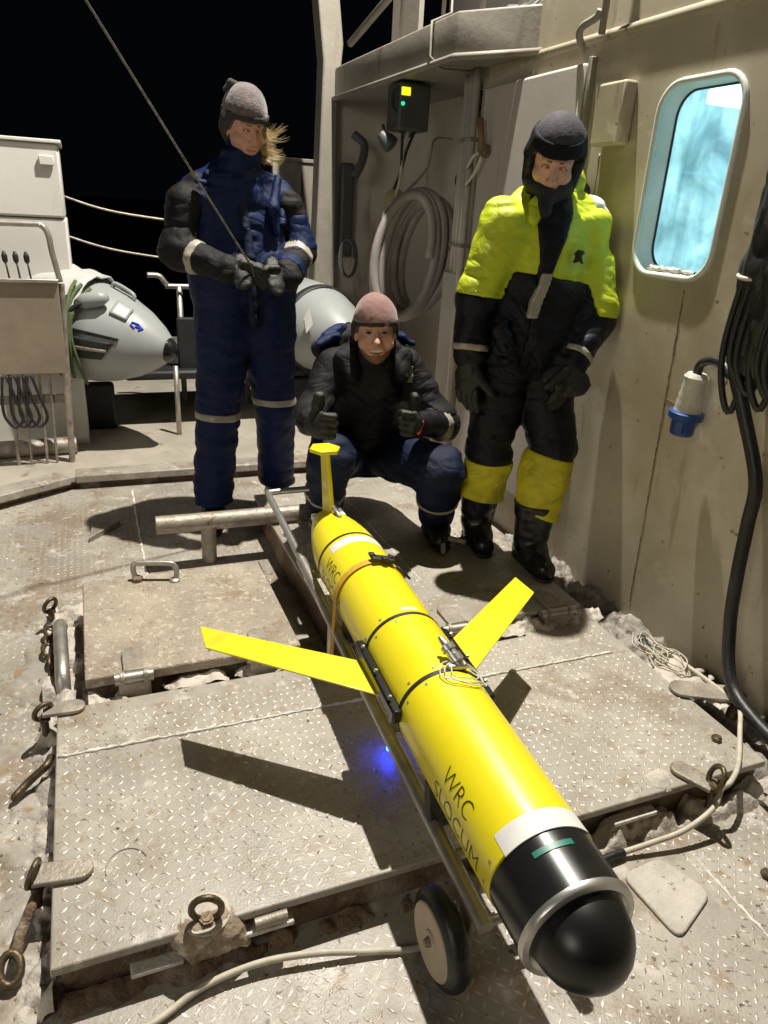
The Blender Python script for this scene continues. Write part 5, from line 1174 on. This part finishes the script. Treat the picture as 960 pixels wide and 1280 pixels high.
# ---------------------------------------------------------------- man in the yellow jacket
pC = thing('person', (1.60, 2.4, SZ), 'man in yellow and black jacket looking down, leaning on the wall', 'person', 'crew around the glider')
hC = Head((1.555, 2.37, 1.598), (-.46, -.76, -.52), up=(.10, 0, 1), k=.98)
SL, SR = (1.425, 2.44, 1.375), (1.775, 2.45, 1.385); EL, ER = (1.335, 2.43, 1.12), (1.822, 2.36, 1.075); HL, HR = (1.315, 2.40, .92), (1.70, 2.29, .905)
kL, kR, aL, aR = (1.485, 2.46, .52), (1.695, 2.335, .555), (1.525, 2.56, .20), (1.645, 2.315, .20)
slim_body('body', hC, (1.60, 2.44, 1.47), [(1.61, 2.45, 1.35), (1.59, 2.44, 1.12), (1.58, 2.44, .90)], [[SL, EL, HL], [SR, ER, HR]], [[(1.48, 2.45, .86), kL, aL], [(1.67, 2.42, .86), kR, aR]], pC, closed=True)
torC = limb([(1.535, 2.46, 1.32), (1.515, 2.45, 1.08), (1.50, 2.45, .88)], [.115, .12, .13], .06) + limb([(1.69, 2.455, 1.32), (1.67, 2.44, 1.08), (1.66, 2.43, .88)], [.115, .12, .13], .06) + [('c', (1.61, 2.43, 1.38), (1.58, 2.42, 1.0), .12, .14, .05)]
arLC = limb([(1.53, 2.46, 1.40), SL, EL, HL], [.080, .088, .080, .066], .03); arRC = limb([(1.69, 2.46, 1.41), SR, ER, HR], [.082, .094, .088, .068], .03)
legC = limb([(1.495, 2.45, .86), kL, aL], [.120, .094, .084], .015) + limb([(1.665, 2.425, .86), kR, aR], [.120, .100, .086], .015)
zb = lambda X: 1.205 - .015 * (X - 1.6) * 8 - .105 * np.clip((np.abs(X - 1.60) - .15) / .03, 0, 1)
allC = torC + arLC + arRC
jlC = sdf_part('jacket', allC, .008, M_NVBK, pC, folds=FOLD, keep=lambda X, Y, Z: np.maximum(Z - zb(X), .83 - Z))
yk = sdf_part('yellow_yoke', allC + [('c', (1.52, 2.47, 1.46), (1.60, 2.53, 1.475), .05, .055, .04), ('c', (1.70, 2.47, 1.47), (1.60, 2.53, 1.475), .055, .055, .04)], .008, M_HIVI, pC, folds=FOLD, inflate=.002, keep=lambda X, Y, Z: zb(X) - Z)
sdf_part('hood', [('c', (1.66, 2.42, 1.46), (1.70, 2.45, 1.55), .035, .030), ('c', (1.70, 2.45, 1.55), (1.74, 2.50, 1.47), .035, .045), ('e', (1.69, 2.54, 1.47), np.eye(3), (.10, .06, .07), .03), ('c', (1.66, 2.40, 1.45), (1.63, 2.34, 1.36), .03, .022)], .006, M_HIVI, yk, folds=((.014, (30, 30, 30), 16),))
sdf_part('hood_lining', [('c', (1.705, 2.44, 1.545), (1.75, 2.475, 1.50), .022, .03), ('c', (1.75, 2.475, 1.50), (1.74, 2.47, 1.46), .03, .022)], .005, M_NVBK, yk, folds=((.01, (40, 40, 40), 17),))
sdf_part('collar', [('c', (1.52, 2.38, 1.44), (1.49, 2.36, 1.40), .030, .022), ('c', (1.52, 2.38, 1.44), (1.57, 2.40, 1.46), .03, .03)], .006, M_HIVI, yk, folds=((.01, (40, 40, 40), 18),))
sdf_part('neck_warmer', [('c', (1.60, 2.44, 1.47), (1.575, 2.40, 1.515), .078, .072), hC.cap((-.048, .022, -.085), (.048, .022, -.085), .046, .046, .02), hC.cap((-.022, .055, -.082), (.022, .055, -.082), .036, .036, .02), ('c', (1.53, 2.36, 1.46), (1.52, 2.34, 1.43), .03, .025)], .006, mat('black_neck_warmer', (.012, .012, .016), .75, 0, .3, 30, .5, 150), pC, folds=((.016, (30, 30, 40), 19),))
sdf_part('open_collar', allC, .006, M_NVBK, jlC, folds=FOLD, inflate=.010, keep=lambda X, Y, Z: np.maximum(np.maximum(np.abs(X - (1.553 + (Z - 1.3) * .10)) - (.018 + .22 * np.clip(Z - 1.21, 0, .25)), 1.195 - Z), Y - 2.44))
sdf_part('zip_flap', allC, .006, M_NVBK, jlC, folds=FOLD, inflate=.008, keep=lambda X, Y, Z: np.maximum(np.maximum(np.abs(X - (1.545 + (Z - 1.3) * .10)) - .020, np.abs(Z - 1.12) - .26), Y - 2.42))
sdf_part('reflective_strip', allC, .006, M_REFL, jlC, folds=FOLD, inflate=.014, keep=lambda X, Y, Z: np.maximum(np.maximum(np.abs(X - (1.525 + (Z - 1.15) * .30)) - .019, np.abs(Z - 1.145) - .078), Y - 2.42))
sdf_part('shoulder_patch', arRC, .006, M_LBL, yk, folds=FOLD, inflate=.006, keep=lambda X, Y, Z: np.maximum(np.maximum(np.abs(X - 1.80) - .035, np.abs(Y - 2.42) - .04), 1.40 - Z))
lg = Vector((1.66, 2.296, 1.285))
part('chest_logo', MB().prism([lg + Vector((x, abs(x) * .2, z)) for x, z in ((-.018, -.022), (-.012, .002), (-.020, .006), (-.006, .022), (.012, .020), (.018, .010), (.004, .004), (.010, -.012), (.018, -.024), (.002, -.014))], (.2, -1, 0), .012), M_BLKM, yk)
trC = sdf_part('trousers', legC, .008, M_NVBK, pC, folds=FOLD, keep=lambda X, Y, Z: np.where(X < 1.595, .465, .505) + .25 * (1.69 - X) * np.where(X > 1.595, 1, 0) - Z)
sdf_part('yellow_legging', limb([kL, aL], [.097, .092]), .007, M_GAIT, pC, folds=FOLD, inflate=.004, keep=lambda X, Y, Z: np.maximum(.285 - .1 * (X - 1.5) - Z, Z - .475))
sdf_part('yellow_legging', limb([kR, aR], [.104, .094]), .007, M_GAIT, pC, folds=FOLD, inflate=.004, keep=lambda X, Y, Z: np.maximum(.275 - .35 * (X - 1.66) - Z, Z - .53 - .25 * (1.69 - X)))
for v0, v1, a_ in ((EL, HL, arLC), (ER, HR, arRC)):
    v = Vector(v1) - Vector(v0); sdf_part('reflective_band', a_, .006, M_REFL, jlC, folds=FOLD, inflate=.004, keep=near(Vector(v0) + v * .86, v, .012, .11))
glove('glove', Vector((1.312, 2.39, .90)), (-.02, -.06, -1), (.8, .5, 0), (.5, -.85, 0), M_GLOVE, pC, curl=(.2, .22, .25, .3), k=1.1)
glove('glove', Vector((1.69, 2.275, .895)), (-.45, -.25, -.75), (.2, .8, -.3), (-.6, -.4, .6), M_GLOVE, pC, curl=(.35, .4, .4, .45), k=1.1)
sdf_part('pocket_fold', [('c', (1.39, 2.33, 1.03), (1.42, 2.31, .93), .03, .034), ('c', (1.42, 2.31, .93), (1.47, 2.30, .88), .034, .02)], .006, M_NVBK, jlC, folds=((.03, (30, 30, 50), 19),))
for at_, an, to in (((1.522, 2.55, .33), (1.53, 2.575, .16), (1.495, 2.43, .1)), ((1.648, 2.318, .33), (1.645, 2.315, .16), (1.625, 2.16, .1))): boot('boot', at_, an, to, pC, rs=(.088, .070))
M_CAP = mat('black_shell_cap', (.040, .036, .046), .85, 0, .25, 20, .2, 120)
hatC, PC_, kC = hat('winter_cap', hC, pC, M_CAP, .022, .044, -.105, .005)
sdf_part('turned_brim', PC_, .005, mat('black_cap_cloth', (.007, .007, .010), .8, 0, .2, 20, .3, 150, spec=.2), hatC, inflate=.006, keep=lambda X, Y, Z: np.maximum(kC(X, Y, Z), ((X - hC.c[0]) * hC.u[0] + (Y - hC.c[1]) * hC.u[1] + (Z - hC.c[2]) * hC.u[2]) - .088), folds=((.008, (26, 26, 26), 9),))
for s in (-1, 1):
    sdf_part('ear_flap', [hC.cap((s * .082, .005, .0), (s * .078, .015, -.075), .026, .022)], .005, M_NVBK, hatC)
